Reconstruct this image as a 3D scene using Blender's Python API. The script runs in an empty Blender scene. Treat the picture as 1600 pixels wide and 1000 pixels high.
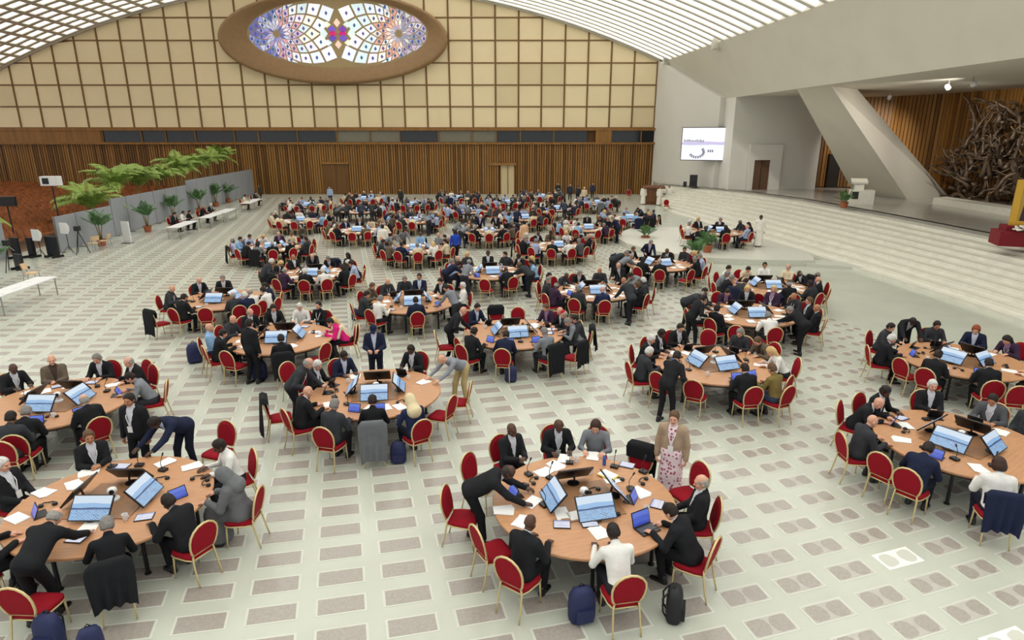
import bpy, math, random
import numpy as np
from mathutils import Vector, Matrix

random.seed(11)
sc = bpy.context.scene
col = sc.collection
R = math.radians

# ------------------------------------------------------------------ camera
F, H = 980.0, 6.2
PIT = math.atan(288 / F)
YAW = math.atan(85 * math.cos(PIT) / F)
fw = np.array([math.sin(YAW) * math.cos(PIT), math.cos(YAW) * math.cos(PIT), -math.sin(PIT)])
rt = np.array([math.cos(YAW), -math.sin(YAW), 0.0])
upv = np.cross(rt, fw)
CAM = np.array([0, 0, H])
cd = bpy.data.cameras.new('camera')
cd.sensor_width = 36
cd.lens = 36 * F / 1600
cd.clip_end = 400
cam = bpy.data.objects.new('camera', cd)
col.objects.link(cam)
cam.matrix_world = Matrix(((rt[0], upv[0], -fw[0], 0), (rt[1], upv[1], -fw[1], 0), (rt[2], upv[2], -fw[2], H), (0, 0, 0, 1)))
sc.camera = cam

# ------------------------------------------------------------------ world, exposure
w = bpy.data.worlds.new('world')
sc.world = w
w.use_nodes = True
bg = w.node_tree.nodes['Background']
bg.inputs[0].default_value = (0.94, 0.97, 1.0, 1)
bg.inputs[1].default_value = 0.78
SKYLIGHT = 1.8
sc.view_settings.view_transform = 'Standard'
sc.view_settings.look = 'None'
sc.view_settings.exposure = 0.06
sc.view_settings.gamma = 1.0
sc.cycles.use_denoising = True
sc.cycles.use_adaptive_sampling = True
sc.cycles.adaptive_threshold = .04
sc.cycles.max_bounces = 4
sc.cycles.diffuse_bounces = 3
sc.cycles.glossy_bounces = 2
sc.cycles.caustics_reflective = False
sc.cycles.caustics_refractive = False


# ------------------------------------------------------------------ helpers
def ray(x, y):
    return fw + rt * ((x - 800) / F) - upv * ((y - 500) / F)


def at(x, y, z=0.0):
    d = ray(x, y)
    return CAM + d * ((z - H) / d[2])


def aty(x, y, Y):
    d = ray(x, y)
    return CAM + d * (Y / d[1])


def srgb(r, g, b):
    f = lambda c: (c / 12.92 if c <= .04045 else ((c + .055) / 1.055) ** 2.4)
    return (f(r / 255), f(g / 255), f(b / 255))


def mat(name, c, rough=.6, metal=0.0, var=0.0, scale=6.0, bump=0.0, bscale=60.0, emit=0.0, spec=.5, stretch=None):
    m = bpy.data.materials.new(name)
    m.use_nodes = True
    nt = m.node_tree
    b = nt.nodes['Principled BSDF']
    b.inputs['Roughness'].default_value = rough
    b.inputs['Metallic'].default_value = metal
    b.inputs['Specular IOR Level'].default_value = spec
    src = None
    if c == 'object':
        oi = nt.nodes.new('ShaderNodeObjectInfo')
        src = oi.outputs['Color']
    else:
        b.inputs['Base Color'].default_value = (*c, 1)
    if var or bump:
        tc = nt.nodes.new('ShaderNodeTexCoord')
        mp = nt.nodes.new('ShaderNodeMapping')
        if stretch:
            mp.inputs['Scale'].default_value = stretch
        nt.links.new(tc.outputs['Object'], mp.inputs[0])
    if var:
        nz = nt.nodes.new('ShaderNodeTexNoise')
        nz.inputs['Scale'].default_value = scale
        nz.inputs['Detail'].default_value = 4
        nt.links.new(mp.outputs[0], nz.inputs['Vector'])
        mr = nt.nodes.new('ShaderNodeMapRange')
        mr.inputs[1].default_value = .3
        mr.inputs[2].default_value = .7
        mr.inputs[3].default_value = 1 - var
        mr.inputs[4].default_value = 1 + var
        nt.links.new(nz.outputs[0], mr.inputs[0])
        mx = nt.nodes.new('ShaderNodeVectorMath')
        mx.operation = 'SCALE'
        if src is None:
            mx.inputs[0].default_value = c
        else:
            nt.links.new(src, mx.inputs[0])
        nt.links.new(mr.outputs[0], mx.inputs['Scale'])
        src = mx.outputs[0]
    if src is not None:
        nt.links.new(src, b.inputs['Base Color'])
    if bump:
        n2 = nt.nodes.new('ShaderNodeTexNoise')
        n2.inputs['Scale'].default_value = bscale
        nt.links.new(mp.outputs[0], n2.inputs['Vector'])
        bp = nt.nodes.new('ShaderNodeBump')
        bp.inputs['Strength'].default_value = bump
        bp.inputs['Distance'].default_value = .02
        nt.links.new(n2.outputs[0], bp.inputs['Height'])
        nt.links.new(bp.outputs[0], b.inputs['Normal'])
    if emit:
        b.inputs['Emission Color'].default_value = (*c, 1)
        b.inputs['Emission Strength'].default_value = emit
    return m


class MB:
    def __init__(s):
        s.v, s.f, s.m = [], [], []

    def add(s, v, f, mi=0):
        o = len(s.v)
        s.v += [tuple(map(float, p)) for p in v]
        s.f += [tuple(i + o for i in q) for q in f]
        s.m += [mi] * len(f)
        return s

    def box(s, c, d, mi=0, rz=0.0, M=None):
        x, y, z = d[0] / 2, d[1] / 2, d[2] / 2
        P = [Vector((i * x, j * y, k * z)) for k in (-1, 1) for j in (-1, 1) for i in (-1, 1)]
        T = M if M is not None else Matrix.Rotation(rz, 4, 'Z')
        P = [T @ p + Vector(c) for p in P]
        return s.add(P, [(0, 2, 3, 1), (4, 5, 7, 6), (0, 1, 5, 4), (2, 6, 7, 3), (0, 4, 6, 2), (1, 3, 7, 5)], mi)

    def bbox(s, lo, hi, mi=0):
        return s.box([(a + b) / 2 for a, b in zip(lo, hi)], [b - a for a, b in zip(lo, hi)], mi)

    def prism(s, poly, z0, z1, mi=0, axis='z'):
        n = len(poly)
        if axis == 'z':
            P = [(x, y, z) for z in (z0, z1) for x, y in poly]
        else:
            P = [(x, y, z) for y in (z0, z1) for x, z in poly]
        fs = [tuple(range(n))[::-1], tuple(range(n, 2 * n))] + [(i, (i + 1) % n, n + (i + 1) % n, n + i) for i in range(n)]
        if axis != 'z':
            fs = [q[::-1] for q in fs]
        return s.add(P, fs, mi)

    def tube(s, pts, r, n=6, mi=0, closed=False):
        pts = [Vector(p) for p in pts]
        k = len(pts)
        rs = r if isinstance(r, (list, tuple)) else [r] * k
        V = []
        pn = None
        for i, p in enumerate(pts):
            a = pts[(i - 1) % k] if (closed or i) else p
            b = pts[(i + 1) % k] if (closed or i < k - 1) else p
            t = (b - a).normalized()
            if pn is None:
                pn = t.orthogonal().normalized()
            pn = (pn - t * pn.dot(t)).normalized()
            q = t.cross(pn)
            for j in range(n):
                an = 2 * math.pi * j / n
                V.append(p + (pn * math.cos(an) + q * math.sin(an)) * rs[i])
        fs = []
        for i in range(k if closed else k - 1):
            for j in range(n):
                a, b = i * n + j, i * n + (j + 1) % n
                c, d = ((i + 1) % k) * n + (j + 1) % n, ((i + 1) % k) * n + j
                fs.append((a, b, c, d))
        if not closed:
            fs += [tuple(range(n))[::-1], tuple(range((k - 1) * n, k * n))]
        return s.add(V, fs, mi)

    def lathe(s, prof, n=24, mi=0, c=(0, 0, 0)):
        V = []
        for r, z in prof:
            for j in range(n):
                a = 2 * math.pi * j / n
                V.append((c[0] + r * math.cos(a), c[1] + r * math.sin(a), c[2] + z))
        fs = []
        for i in range(len(prof) - 1):
            for j in range(n):
                fs.append((i * n + j, i * n + (j + 1) % n, (i + 1) * n + (j + 1) % n, (i + 1) * n + j))
        fs += [tuple(range(n))[::-1], tuple(range((len(prof) - 1) * n, len(prof) * n))]
        return s.add(V, fs, mi)

    def mesh(s, name, mats, smooth=False):
        me = bpy.data.meshes.new(name)
        me.from_pydata(s.v, [], s.f)
        for m in (mats if isinstance(mats, (list, tuple)) else [mats]):
            me.materials.append(m)
        me.polygons.foreach_set('material_index', s.m)
        if smooth:
            me.polygons.foreach_set('use_smooth', [True] * len(s.f))
        me.update()
        return me


def ob(name, me, parent=None, loc=None, rz=None, color=None, M=None):
    o = bpy.data.objects.new(name, me)
    col.objects.link(o)
    if parent is not None:
        o.parent = parent
    if M is not None:
        o.matrix_local = M
    if loc is not None:
        o.location = loc
    if rz is not None:
        o.rotation_euler[2] = rz
    if color is not None:
        o.color = (*color, 1)
    return o


def tag(o, label=None, cat=None, group=None, kind=None):
    if label:
        o['label'] = label
    if cat:
        o['category'] = cat
    if group:
        o['group'] = group
    if kind:
        o['kind'] = kind
    return o


def empty(name, loc, rz=0.0):
    o = bpy.data.objects.new(name, None)
    o.empty_display_size = .1
    col.objects.link(o)
    o.location = loc
    o.rotation_euler[2] = rz
    return o


# ------------------------------------------------------------------ materials
M_floor = mat('floor_marble', srgb(190, 194, 180), .24, var=.05, scale=.9)
M_tile = mat('inlay_stone', srgb(162, 155, 146), .24, var=.1, scale=22)
M_tile2 = mat('inlay_stone_pale', srgb(184, 180, 171), .4, var=.06, scale=12)
M_tileb = mat('inlay_border', srgb(203, 205, 193), .35)
M_tilew = mat('inlay_white', srgb(240, 240, 234), .35)
M_white = mat('white_marble', srgb(226, 224, 210), .4, var=.05, scale=3)
M_panel = mat('cream_panel', srgb(240, 222, 182), .7, var=.025, scale=.6)
M_panel2 = mat('cream_panel_dull', srgb(226, 208, 168), .7, var=.02, scale=.6)
M_batten = mat('brown_batten', srgb(126, 92, 46), .6)
M_wood = mat('wood_slat', srgb(142, 98, 42), .55, var=.22, scale=1.4, stretch=(3, 3, .15))
M_woodd = mat('wood_slat_back', srgb(96, 62, 24), .7)
M_oval = mat('oval_wood', srgb(150, 118, 80), .5, var=.08, scale=2)
M_dark = mat('dark_opening', srgb(34, 32, 30), .5)
M_glass = mat('gallery_glass', srgb(44, 46, 48), .12)
M_concrete = mat('white_concrete', srgb(216, 211, 197), .7, var=.03, scale=.5)
M_plaster = mat('white_plaster', srgb(222, 220, 212), .75, var=.02, scale=.5)
M_rib = mat('ceiling_rib_white', srgb(228, 226, 216), .7)
M_sky = mat('skylight_daylight', (1.0, .985, .95), .5, emit=SKYLIGHT)
M_gold = mat('gold_tube', srgb(214, 194, 142), .34, metal=.4)
M_red = mat('red_velvet', srgb(142, 13, 31), .8, var=.08, scale=9, spec=.2)
M_table = mat('table_wood', srgb(188, 138, 98), .4, var=.1, scale=4, stretch=(1, 6, 1))
M_tabled = mat('table_under', srgb(60, 48, 40), .6)
M_black = mat('black_plastic', srgb(22, 22, 25), .4)
M_paper = mat('paper', srgb(236, 236, 234), .7)
M_whitep = mat('white_plastic', srgb(230, 230, 230), .4)
M_grey = mat('barrier_grey', srgb(150, 154, 160), .7, var=.05, scale=1.2)
M_leaf = mat('palm_leaf', srgb(142, 168, 76), .5, var=.25, scale=2)
M_leaf2 = mat('leaf_deep', srgb(76, 118, 62), .5, var=.25, scale=6)
M_trunk = mat('palm_stem', srgb(128, 112, 62), .7)
M_pot = mat('terracotta', srgb(164, 94, 60), .7)
M_seat = mat('orange_seat', srgb(146, 86, 46), .6, var=.4, scale=1.6)
M_bronze = mat('bronze', srgb(92, 76, 60), .5, metal=.35, var=.3, scale=3)
M_goldf = mat('gold_frame', srgb(212, 164, 52), .3, metal=.4)
M_crim = mat('crimson_cloth', srgb(118, 10, 26), .8)
M_blue = mat('blue_bag', srgb(30, 38, 80), .7, var=.1, scale=14)
M_blackb = mat('black_bag', srgb(24, 25, 30), .7, var=.1, scale=14)
M_metal = mat('grey_metal', srgb(150, 150, 150), .35, metal=.7)
M_beige = mat('beige_chair', srgb(214, 182, 142), .6)
M_lectern = mat('lectern_wood', srgb(104, 62, 38), .5, var=.1, scale=3)
FAB = mat('fabric', 'object', .85, var=.09, scale=7, bump=.35, bscale=16, spec=.15)
SKIN = mat('skin', 'object', .5, spec=.35)
HAIR = mat('hair', 'object', .6, var=.25, scale=40, spec=.3)
M_eye = mat('eye', srgb(40, 30, 26), .2)
M_shoe = mat('shoe_leather', srgb(26, 24, 24), .35)
M_lip = mat('lip', srgb(140, 84, 74), .5)


def floral():
    m = mat('floral_cloth', srgb(232, 214, 220), .85)
    nt = m.node_tree
    tc = nt.nodes.new('ShaderNodeTexCoord')
    vo = nt.nodes.new('ShaderNodeTexVoronoi')
    vo.inputs['Scale'].default_value = 16
    nt.links.new(tc.outputs['Object'], vo.inputs['Vector'])
    rp = nt.nodes.new('ShaderNodeValToRGB')
    rp.color_ramp.elements[0].color = (*srgb(168, 70, 104), 1)
    rp.color_ramp.elements[0].position = .28
    rp.color_ramp.elements[1].color = (*srgb(234, 216, 220), 1)
    rp.color_ramp.elements[1].position = .42
    nt.links.new(vo.outputs['Distance'], rp.inputs[0])
    nt.links.new(rp.outputs[0], nt.nodes['Principled BSDF'].inputs['Base Color'])
    return m


M_floral = floral()


def screen_mat(name, strength, bands):
    """flat picture on a display: bands of colour by height plus a row of small tiles (generated coords)"""
    m = bpy.data.materials.new(name)
    m.use_nodes = True
    nt = m.node_tree
    b = nt.nodes['Principled BSDF']
    b.inputs['Roughness'].default_value = .25
    tc = nt.nodes.new('ShaderNodeTexCoord')
    sp = nt.nodes.new('ShaderNodeSeparateXYZ')
    nt.links.new(tc.outputs['UV'], sp.inputs[0])
    nz = nt.nodes.new('ShaderNodeTexNoise')
    nz.inputs['Scale'].default_value = 2.2
    nt.links.new(tc.outputs['UV'], nz.inputs['Vector'])
    ad = nt.nodes.new('ShaderNodeMath')
    ad.operation = 'MULTIPLY_ADD'
    ad.inputs[1].default_value = bands.get('wob', .1)
    nt.links.new(nz.outputs[0], ad.inputs[0])
    nt.links.new(sp.outputs['Y'], ad.inputs[2])
    rp = nt.nodes.new('ShaderNodeValToRGB')
    rp.color_ramp.interpolation = 'CONSTANT'
    els = bands['stops']
    while len(rp.color_ramp.elements) < len(els):
        rp.color_ramp.elements.new(.5)
    for e, (p, c) in zip(rp.color_ramp.elements, els):
        e.position = p
        e.color = (*srgb(*c), 1)
    nt.links.new(ad.outputs[0], rp.inputs[0])
    br = nt.nodes.new('ShaderNodeTexBrick')
    br.inputs['Scale'].default_value = 5
    br.inputs['Color1'].default_value = (*srgb(*bands['t1']), 1)
    br.inputs['Color2'].default_value = (*srgb(*bands['t2']), 1)
    br.inputs['Mortar'].default_value = (*srgb(*bands['mo']), 1)
    br.inputs['Mortar Size'].default_value = .06
    nt.links.new(tc.outputs['UV'], br.inputs['Vector'])
    lt = nt.nodes.new('ShaderNodeMath')
    lt.operation = 'LESS_THAN'
    lt.inputs[1].default_value = bands.get('tiles', .42)
    nt.links.new(sp.outputs['Y'], lt.inputs[0])
    mx = nt.nodes.new('ShaderNodeMix')
    mx.data_type = 'RGBA'
    nt.links.new(lt.outputs[0], mx.inputs[0])
    nt.links.new(rp.outputs[0], mx.inputs[6])
    nt.links.new(br.outputs[0], mx.inputs[7])
    b.inputs['Base Color'].default_value = (.02, .02, .02, 1)
    nt.links.new(mx.outputs[2], b.inputs['Emission Color'])
    b.inputs['Emission Strength'].default_value = strength
    return m


M_screen = screen_mat('monitor_picture', .85, dict(stops=[(0, (90, 130, 190)), (.5, (60, 84, 128)), (.56, (150, 190, 232)), (.74, (214, 230, 246))], t1=(120, 170, 220), t2=(62, 84, 140), mo=(170, 205, 238), wob=.12))
M_tab = screen_mat('tablet_picture', .75, dict(stops=[(0, (62, 84, 196)), (.3, (84, 108, 216)), (.75, (104, 130, 228))], t1=(84, 108, 216), t2=(70, 92, 200), mo=(96, 120, 222), tiles=.0, wob=.2))
M_tabw = screen_mat('tablet_document', .8, dict(stops=[(0, (205, 210, 236)), (.4, (226, 228, 244)), (.85, (180, 190, 236))], t1=(226, 228, 244), t2=(200, 206, 236), mo=(236, 238, 248), tiles=.3, wob=.05))
M_big = screen_mat('hall_screen_picture', 1.0, dict(stops=[(0, (250, 250, 255)), (.4, (244, 246, 255)), (.53, (206, 196, 232)), (.62, (254, 253, 255))], t1=(240, 242, 252), t2=(250, 252, 255), mo=(252, 252, 255), tiles=.0, wob=.12))


def uvquad(me):
    """unit UV on the last face of a mesh (the picture of a display)"""
    uv = me.uv_layers.new(name='UVMap')
    p = me.polygons[len(me.polygons) - 1]
    for li, c in zip(p.loop_indices, ((0, 0), (1, 0), (1, 1), (0, 1))):
        uv.data[li].uv = c


# ================================================================== STRUCTURE
# ------------------------------------------------------------------ floor with inlays
fl = MB()
fl.add([(-26, -14, 0), (45, -14, 0), (45, 76, 0), (-26, 76, 0)], [(0, 1, 2, 3)])
floor = tag(ob('floor', fl.mesh('floor', M_floor)), kind='structure')


def tile_xy(i, j):
    x = -2.96 + .9 * i - .104 * j
    y = 9.352 + .59 * j + .144 * x + .0073 * x * x
    return x, y


def tile_mb(mb, i, j, white=False):
    x, y = tile_xy(i, j)
    s = .144 + .0146 * x
    ax = Vector((1, s, 0)).normalized()
    ay = Vector((-.176, 1, 0)).normalized()
    c = Vector((x, y, 0))

    def slab(hx, hy, z0, z1, mi):
        P = [c + ax * a * hx + ay * b * hy for a, b in ((-1, -1), (1, -1), (1, 1), (-1, 1))]
        mb.add([(p.x, p.y, z0) for p in P] + [(p.x, p.y, z1) for p in P], [(4, 5, 6, 7), (0, 1, 5, 4), (1, 2, 6, 5), (2, 3, 7, 6), (3, 0, 4, 7)], mi)
    slab(.345, .178, 0, .003, 3 if white else 0)
    if x > 3.2:
        slab(.31, .148, .003, .0045, 3 if white else 2)
        k = min(1.0, (x - 3.2) / 4)
        for sg in (-1, 1):
            q = [(.0 + .05 * k, 0), (.02 + .07 * k, -.1), (.07 + .08 * k, -.14), (.26 - .03 * k, -.14), (.30, -.12 + .06 * k), (.30, .12 - .02 * k), (.25 - .02 * k, .14), (.07 + .05 * k, .14 - .02 * k), (.02 + .05 * k, .09)]
            P = [c + ax * sg * a + ay * (b * sg) for a, b in q]
            mb.add([(p.x, p.y, .0055) for p in P], [tuple(range(9))], 0 if white else 1)
    else:
        slab(.31, .148, .003, .0055, 1)


cells = []
for j in range(-16, 125):
    for i in range(-34, 40):
        x, y = tile_xy(i, j)
        if not (-21 < x < 14.2 - max(0, (y - 16) * .22) + max(0, (y - 34) * .2) and 3.2 < y < 68):
            continue
        d = np.array([x, y, 0]) - CAM
        dep = d @ fw
        px = 800 + F * (d @ rt) / dep
        py = 500 - F * (d @ upv) / dep
        if -60 < px < 1660 and py < 1060:
            cells.append((dep, i, j))
cells.sort()
whites = set()
for p in ((1398, 870), (1582, 992)):
    q = at(*p)
    whites.add(min(((tile_xy(i, j)[0] - q[0]) ** 2 + (tile_xy(i, j)[1] - q[1]) ** 2, i, j) for _, i, j in cells)[1:])
for _, i, j in cells[:300]:
    mb = MB()
    tile_mb(mb, i, j, (i, j) in whites)
    ob('floor_inlay', mb.mesh('floor_inlay', [M_tileb, M_tile, M_tile2, M_tilew]), floor)
mb = MB()
for _, i, j in cells[300:]:
    tile_mb(mb, i, j)
tag(ob('distant_floor_inlays', mb.mesh('distant_floor_inlays', [M_tileb, M_tile, M_tile2, M_tilew]), floor), kind='stuff')

# ------------------------------------------------------------------ far wall, in its own frame (x along the wall, y away from the camera)
D = 70.7
VC, VA, VZ = -18.2, .0063, 20.9          # the vault's parabola


def vz(u):
    return VZ - VA * (u - VC) ** 2


wf = MB().bbox((-62, D, 0), (15.9, D + .6, 21.2))
wall_far = tag(ob('wall_far', wf.mesh('wall_far', M_woodd), rz=-YAW), kind='structure')
OC, OA, OB = (-18.4, 15.8), 11.75, 4.4
zs = [7.0 + 2.17 * k for k in range(7)]
us = [-6.6 + 2.43 * k for k in range(-22, 10)]
dull = random.Random(3)
for a in range(len(us) - 1):
    for b in range(len(zs) - 1):
        u0, u1, z0, z1 = us[a] + .09, us[a + 1] - .09, zs[b] + .07, zs[b + 1] - .07
        if max(vz(u0), vz(u1)) < z0:
            continue
        if all(((u - OC[0]) / (OA - .6)) ** 2 + ((z - OC[1]) / (OB - .5)) ** 2 < 1 for u in (u0, u1) for z in (z0, z1)):
            continue
        top = [(u1, min(z1, vz(u1))), (u0, min(z1, vz(u0)))]
        poly = [(u0, z0), (u1, z0)] + [p for p in top if p[1] > z0 + .02]
        if len(poly) < 3:
            continue
        mb = MB().prism(poly, D - .1, D, axis='y')
        ob('wall_panel', mb.mesh('wall_panel', M_panel2 if ((a, b) in ((24, 1), (24, 2), (25, 2), (26, 2), (26, 1)) or dull.random() < .06) else M_panel), wall_far)
for u in us[:]:
    h = min(vz(u), 21)
    if h > 7.2:
        ob('upright_batten', MB().bbox((u - .075, D - .17, 7), (u + .075, D, h)).mesh('upright_batten', M_batten), wall_far)
for z in zs:
    s = math.sqrt(max((VZ - z) / VA, 0))
    ob('level_batten', MB().bbox((max(-62, VC - s), D - .16, z - .06), (min(15.6, VC + s), D, z + .06)).mesh('level_batten', M_batten), wall_far)
ob('corner_post', MB().bbox((15.45, D - .35, 0), (15.95, D, 14.0)).mesh('corner_post', M_batten), wall_far)
# wooden wainscot of upright slats, with gallery windows over it
ob('ledge', MB().bbox((-62, D - .55, 5.3), (15.5, D, 5.52)).mesh('ledge', M_wood), wall_far)
ob('header', MB().bbox((-62, D - .45, 6.72), (15.5, D, 7.0)).mesh('header', M_wood), wall_far)
ob('closed_gallery_board', MB().bbox((-62, D - .4, 5.52), (-44.2, D - .2, 6.72)).mesh('closed_gallery_board', M_wood), wall_far)
ob('gallery_board', MB().bbox((9.0, D - .4, 5.52), (10.7, D - .2, 6.72)).mesh('gallery_board', M_wood), wall_far)
mb = MB()
u = -62.0
rs = random.Random(5)
slat_m = [M_wood, mat('wood_slat_dark', srgb(108, 72, 28), .55, var=.2, scale=1.4, stretch=(3, 3, .15)), mat('wood_slat_light', srgb(148, 106, 52), .55, var=.2, scale=1.4, stretch=(3, 3, .15))]
while u < 15.4:
    if not (-1.35 < u + .1 < .3):
        mb.bbox((u, D - .3 - .06 * rs.random(), .02), (u + .19, D, 5.3), rs.choice([0, 0, 1, 2]))
    else:
        mb.bbox((u, D - .3, 3.3), (u + .19, D, 5.3), 0)
    u += .26
tag(ob('wainscot_slats', mb.mesh('wainscot_slats', slat_m), wall_far), kind='stuff')
u = -44.1
k = 0
while u < 15:
    wd = rs.choice([2.6, 3.2, 3.6, 4.2])
    if not (9.0 - wd < u < 10.7):
        m = M_glass if rs.random() > .14 else mat('lit_gallery_pane', srgb(122, 118, 100), .3)
        ob('gallery_pane', MB().bbox((u + .05, D - .22, 5.55), (min(u + wd, 15.4), D - .15, 6.7)).mesh('gallery_pane', m), wall_far)
        ob('gallery_mullion', MB().bbox((u - .06, D - .36, 5.52), (u + .06, D - .1, 6.72)).mesh('gallery_mullion', M_batten), wall_far)
    u += wd
# doors in the wainscot
d1 = tag(ob('door_1', MB().bbox((-1.2, D - .2, 0), (.25, D - .1, 3.1)).mesh('door_1', mat('pale_door', srgb(208, 190, 150), .6)), rz=-YAW), kind='structure')
ob('door_lintel', MB().bbox((-2.5, D - .5, 3.1), (.45, D - .2, 3.35)).mesh('door_lintel', slat_m[2]), d1)
for x in (-1.3, -.5, .22):
    ob('door_stile', MB().bbox((x, D - .26, 0), (x + .09, D - .1, 3.1)).mesh('door_stile', slat_m[2]), d1)
d2 = tag(ob('door_2', MB().bbox((-20.6, D - .4, 0), (-17.9, D - .3, 3.25)).mesh('door_2', slat_m[1]), rz=-YAW), kind='structure')
ob('door_lintel', MB().bbox((-20.8, D - .55, 3.25), (-17.7, D - .3, 3.42)).mesh('door_lintel', slat_m[2]), d2)
ob('door_leaf_joint', MB().bbox((-19.28, D - .43, 0), (-19.22, D - .39, 3.2)).mesh('door_leaf_joint', M_woodd), d2)

# oval stained-glass window
GC, GA, GB = (-18.0, 16.3), 9.35, 3.3
N = 72
mb = MB()
rings = [(OC, OA, OB, D - .1), (OC, OA, OB, D - .9), ((OC[0], OC[1]), OA - .35, OB - .3, D - .95), (GC, GA, GB, D - .32)]
V = []
for c, a, b, y in rings:
    for i in range(N):
        t = 2 * math.pi * i / N
        V.append((c[0] + a * math.cos(t), y, c[1] + b * math.sin(t)))
mb.add(V, [(r * N + i, (r + 1) * N + i, (r + 1) * N + (i + 1) % N, r * N + (i + 1) % N) for r in range(len(rings) - 1) for i in range(N)])
win = tag(ob('window_1', mb.mesh('window_1', M_oval, True), rz=-YAW), kind='structure')
mb = MB().prism([(GC[0] + (GA + .1) * math.cos(2 * math.pi * i / N), GC[1] + (GB + .1) * math.sin(2 * math.pi * i / N)) for i in range(N)], D - .24, D - .2, axis='y')
ob('window_tracery', mb.mesh('window_tracery', mat('tracery', srgb(150, 130, 92), .6, emit=.25)), win)
gcols = {}


def gmat(c):
    if c not in gcols:
        gcols[c] = mat('stained_glass_%d' % len(gcols), srgb(*c), .2, emit=.6)
    return gcols[c]


gr = random.Random(2)
FX = 6.3


def pane(P, c, dot=True):
    Q = []
    for x, z in P:
        k = ((x / (GA - .08)) ** 2 + (z / (GB - .08)) ** 2) ** .5
        if k > 1:
            x, z = x / k, z / k
        Q.append((x, z))
    m = len(Q)
    ar = sum(Q[q][0] * Q[(q + 1) % m][1] - Q[(q + 1) % m][0] * Q[q][1] for q in range(m)) / 2
    if abs(ar) < .03:
        return
    if ar < 0:
        Q = Q[::-1]
    cx, cz = sum(p[0] for p in Q) / m, sum(p[1] for p in Q) / m
    mb = MB().add([(GC[0] + cx + (x - cx) * .84, D - .27, GC[1] + cz + (z - cz) * .84) for x, z in Q], [tuple(range(m))], 0)
    if dot and abs(ar) > .28:
        w_ = .16
        mb.add([(GC[0] + cx - w_, D - .285, GC[1] + cz), (GC[0] + cx, D - .285, GC[1] + cz - w_ * 1.4), (GC[0] + cx + w_, D - .285, GC[1] + cz), (GC[0] + cx, D - .285, GC[1] + cz + w_ * 1.4)], [(0, 1, 2, 3)], 1)
    ob('glass_pane', mb.mesh('glass_pane', [gmat(c), gmat(gr.choice([(70, 84, 140), (60, 96, 124), (92, 80, 140)]))]), win)


for sg in (-1, 1):
    rk = [.25]
    while rk[-1] < 9:
        rk.append(rk[-1] + .34 + .16 * rk[-1])
    nth = 18
    for k in range(1, len(rk) - 1):
        for a in range(nth):
            th = 2 * math.pi * (a + .5 * (k % 2)) / nth
            dl = math.pi / nth
            tw = lambda r: 0.0
            P = [(rk[k - 1], th), (rk[k], th + dl), (rk[k + 1], th), (rk[k], th - dl)]
            P = [(sg * FX - sg * r * math.cos(t), r * math.sin(t)) for r, t in P]
            cx, cz = sum(p[0] for p in P) / 4, sum(p[1] for p in P) / 4
            if (cx / GA) ** 2 + (cz / GB) ** 2 > 1.08 or cx * sg < -.3:
                continue
            P = [(x if x * sg > .06 else sg * .06, z) for x, z in P]
            if abs(cx) < 1.55 and abs(cz) < 1.05 * (1 - abs(cx) / 2.6):
                continue
            r1 = math.hypot(cx - sg * FX, cz)
            if cx * sg > FX + .3 or r1 < .9:
                c = gr.choice([(120, 132, 200), (96, 104, 176), (150, 156, 214), (176, 150, 200), (190, 196, 226)] if sg < 0 else [(150, 152, 178), (178, 176, 200), (190, 170, 196), (206, 206, 216)])
            elif r1 < 2.3:
                c = gr.choice([(206, 176, 208), (226, 214, 232), (214, 160, 172), (190, 200, 236)] if sg < 0 else [(222, 176, 160), (230, 206, 196), (214, 156, 146), (232, 226, 226)])
            else:
                c = gr.choice([(238, 242, 250), (222, 232, 248), (238, 240, 226), (210, 228, 236), (232, 226, 240)])
            pane(P, c)
for x, z, hx, hz, c in ((-.42, .36, .36, .34, (110, 80, 190)), (.42, .36, .36, .34, (120, 60, 170)), (-.42, -.36, .36, .34, (96, 70, 176)), (.42, -.36, .36, .34, (110, 80, 190)), (-.4, 0, .36, .3, (206, 30, 96)), (.4, 0, .36, .3, (196, 24, 110)), (-1.1, 0, .34, .5, (206, 226, 226)), (1.1, 0, .34, .5, (214, 232, 222)), (0, .9, .3, .4, (226, 196, 180)), (0, -.9, .3, .4, (226, 196, 180)), (-.8, .75, .34, .3, (226, 226, 196)), (.8, .75, .34, .3, (206, 226, 206)), (-.8, -.75, .34, .3, (206, 226, 226)), (.8, -.75, .34, .3, (226, 226, 196))):
    x, z, hx, hz = x * 1.3, z * 1.15, hx * 1.45, hz * 1.3
    pane([(x - hx, z), (x, z - hz), (x + hx, z), (x, z + hz)], c, False)

# ------------------------------------------------------------------ vault: ribs with skylights between them
UX0, UX1 = -64.0, 15.9
n = 40
uu = [UX0 + (UX1 - UX0) * i / n for i in range(n + 1)]
mb = MB()
hw, dp = .36, .6
V = []
for u in uu:
    z = vz(u)
    V += [(u, -.2, z), (u, .3, z), (u, .3, z + dp), (u, -.2, z + .1)]
fs = []
for i in range(n):
    for a in range(4):
        fs.append((i * 4 + a, i * 4 + (a + 1) % 4, i * 4 + 4 + (a + 1) % 4, i * 4 + 4 + a))
fs += [(0, 3, 2, 1), (n * 4, n * 4 + 1, n * 4 + 2, n * 4 + 3)]
mb.add(V, [q[::-1] for q in fs])
for k in range(22):                        # the short cross fins cast with each rib
    u = -60 + 1.75 * k
    if u > -22:
        break
    z = vz(u)
    sl = -2 * VA * (u - VC)
    Mx = Matrix.Rotation(-math.atan(sl), 4, 'Y')
    mb.box((u, -.7, z + .24), (.5, 1.1, .46), M=Mx)
rib_me = mb.mesh('ceiling_rib', M_rib)
mb = MB()
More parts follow.
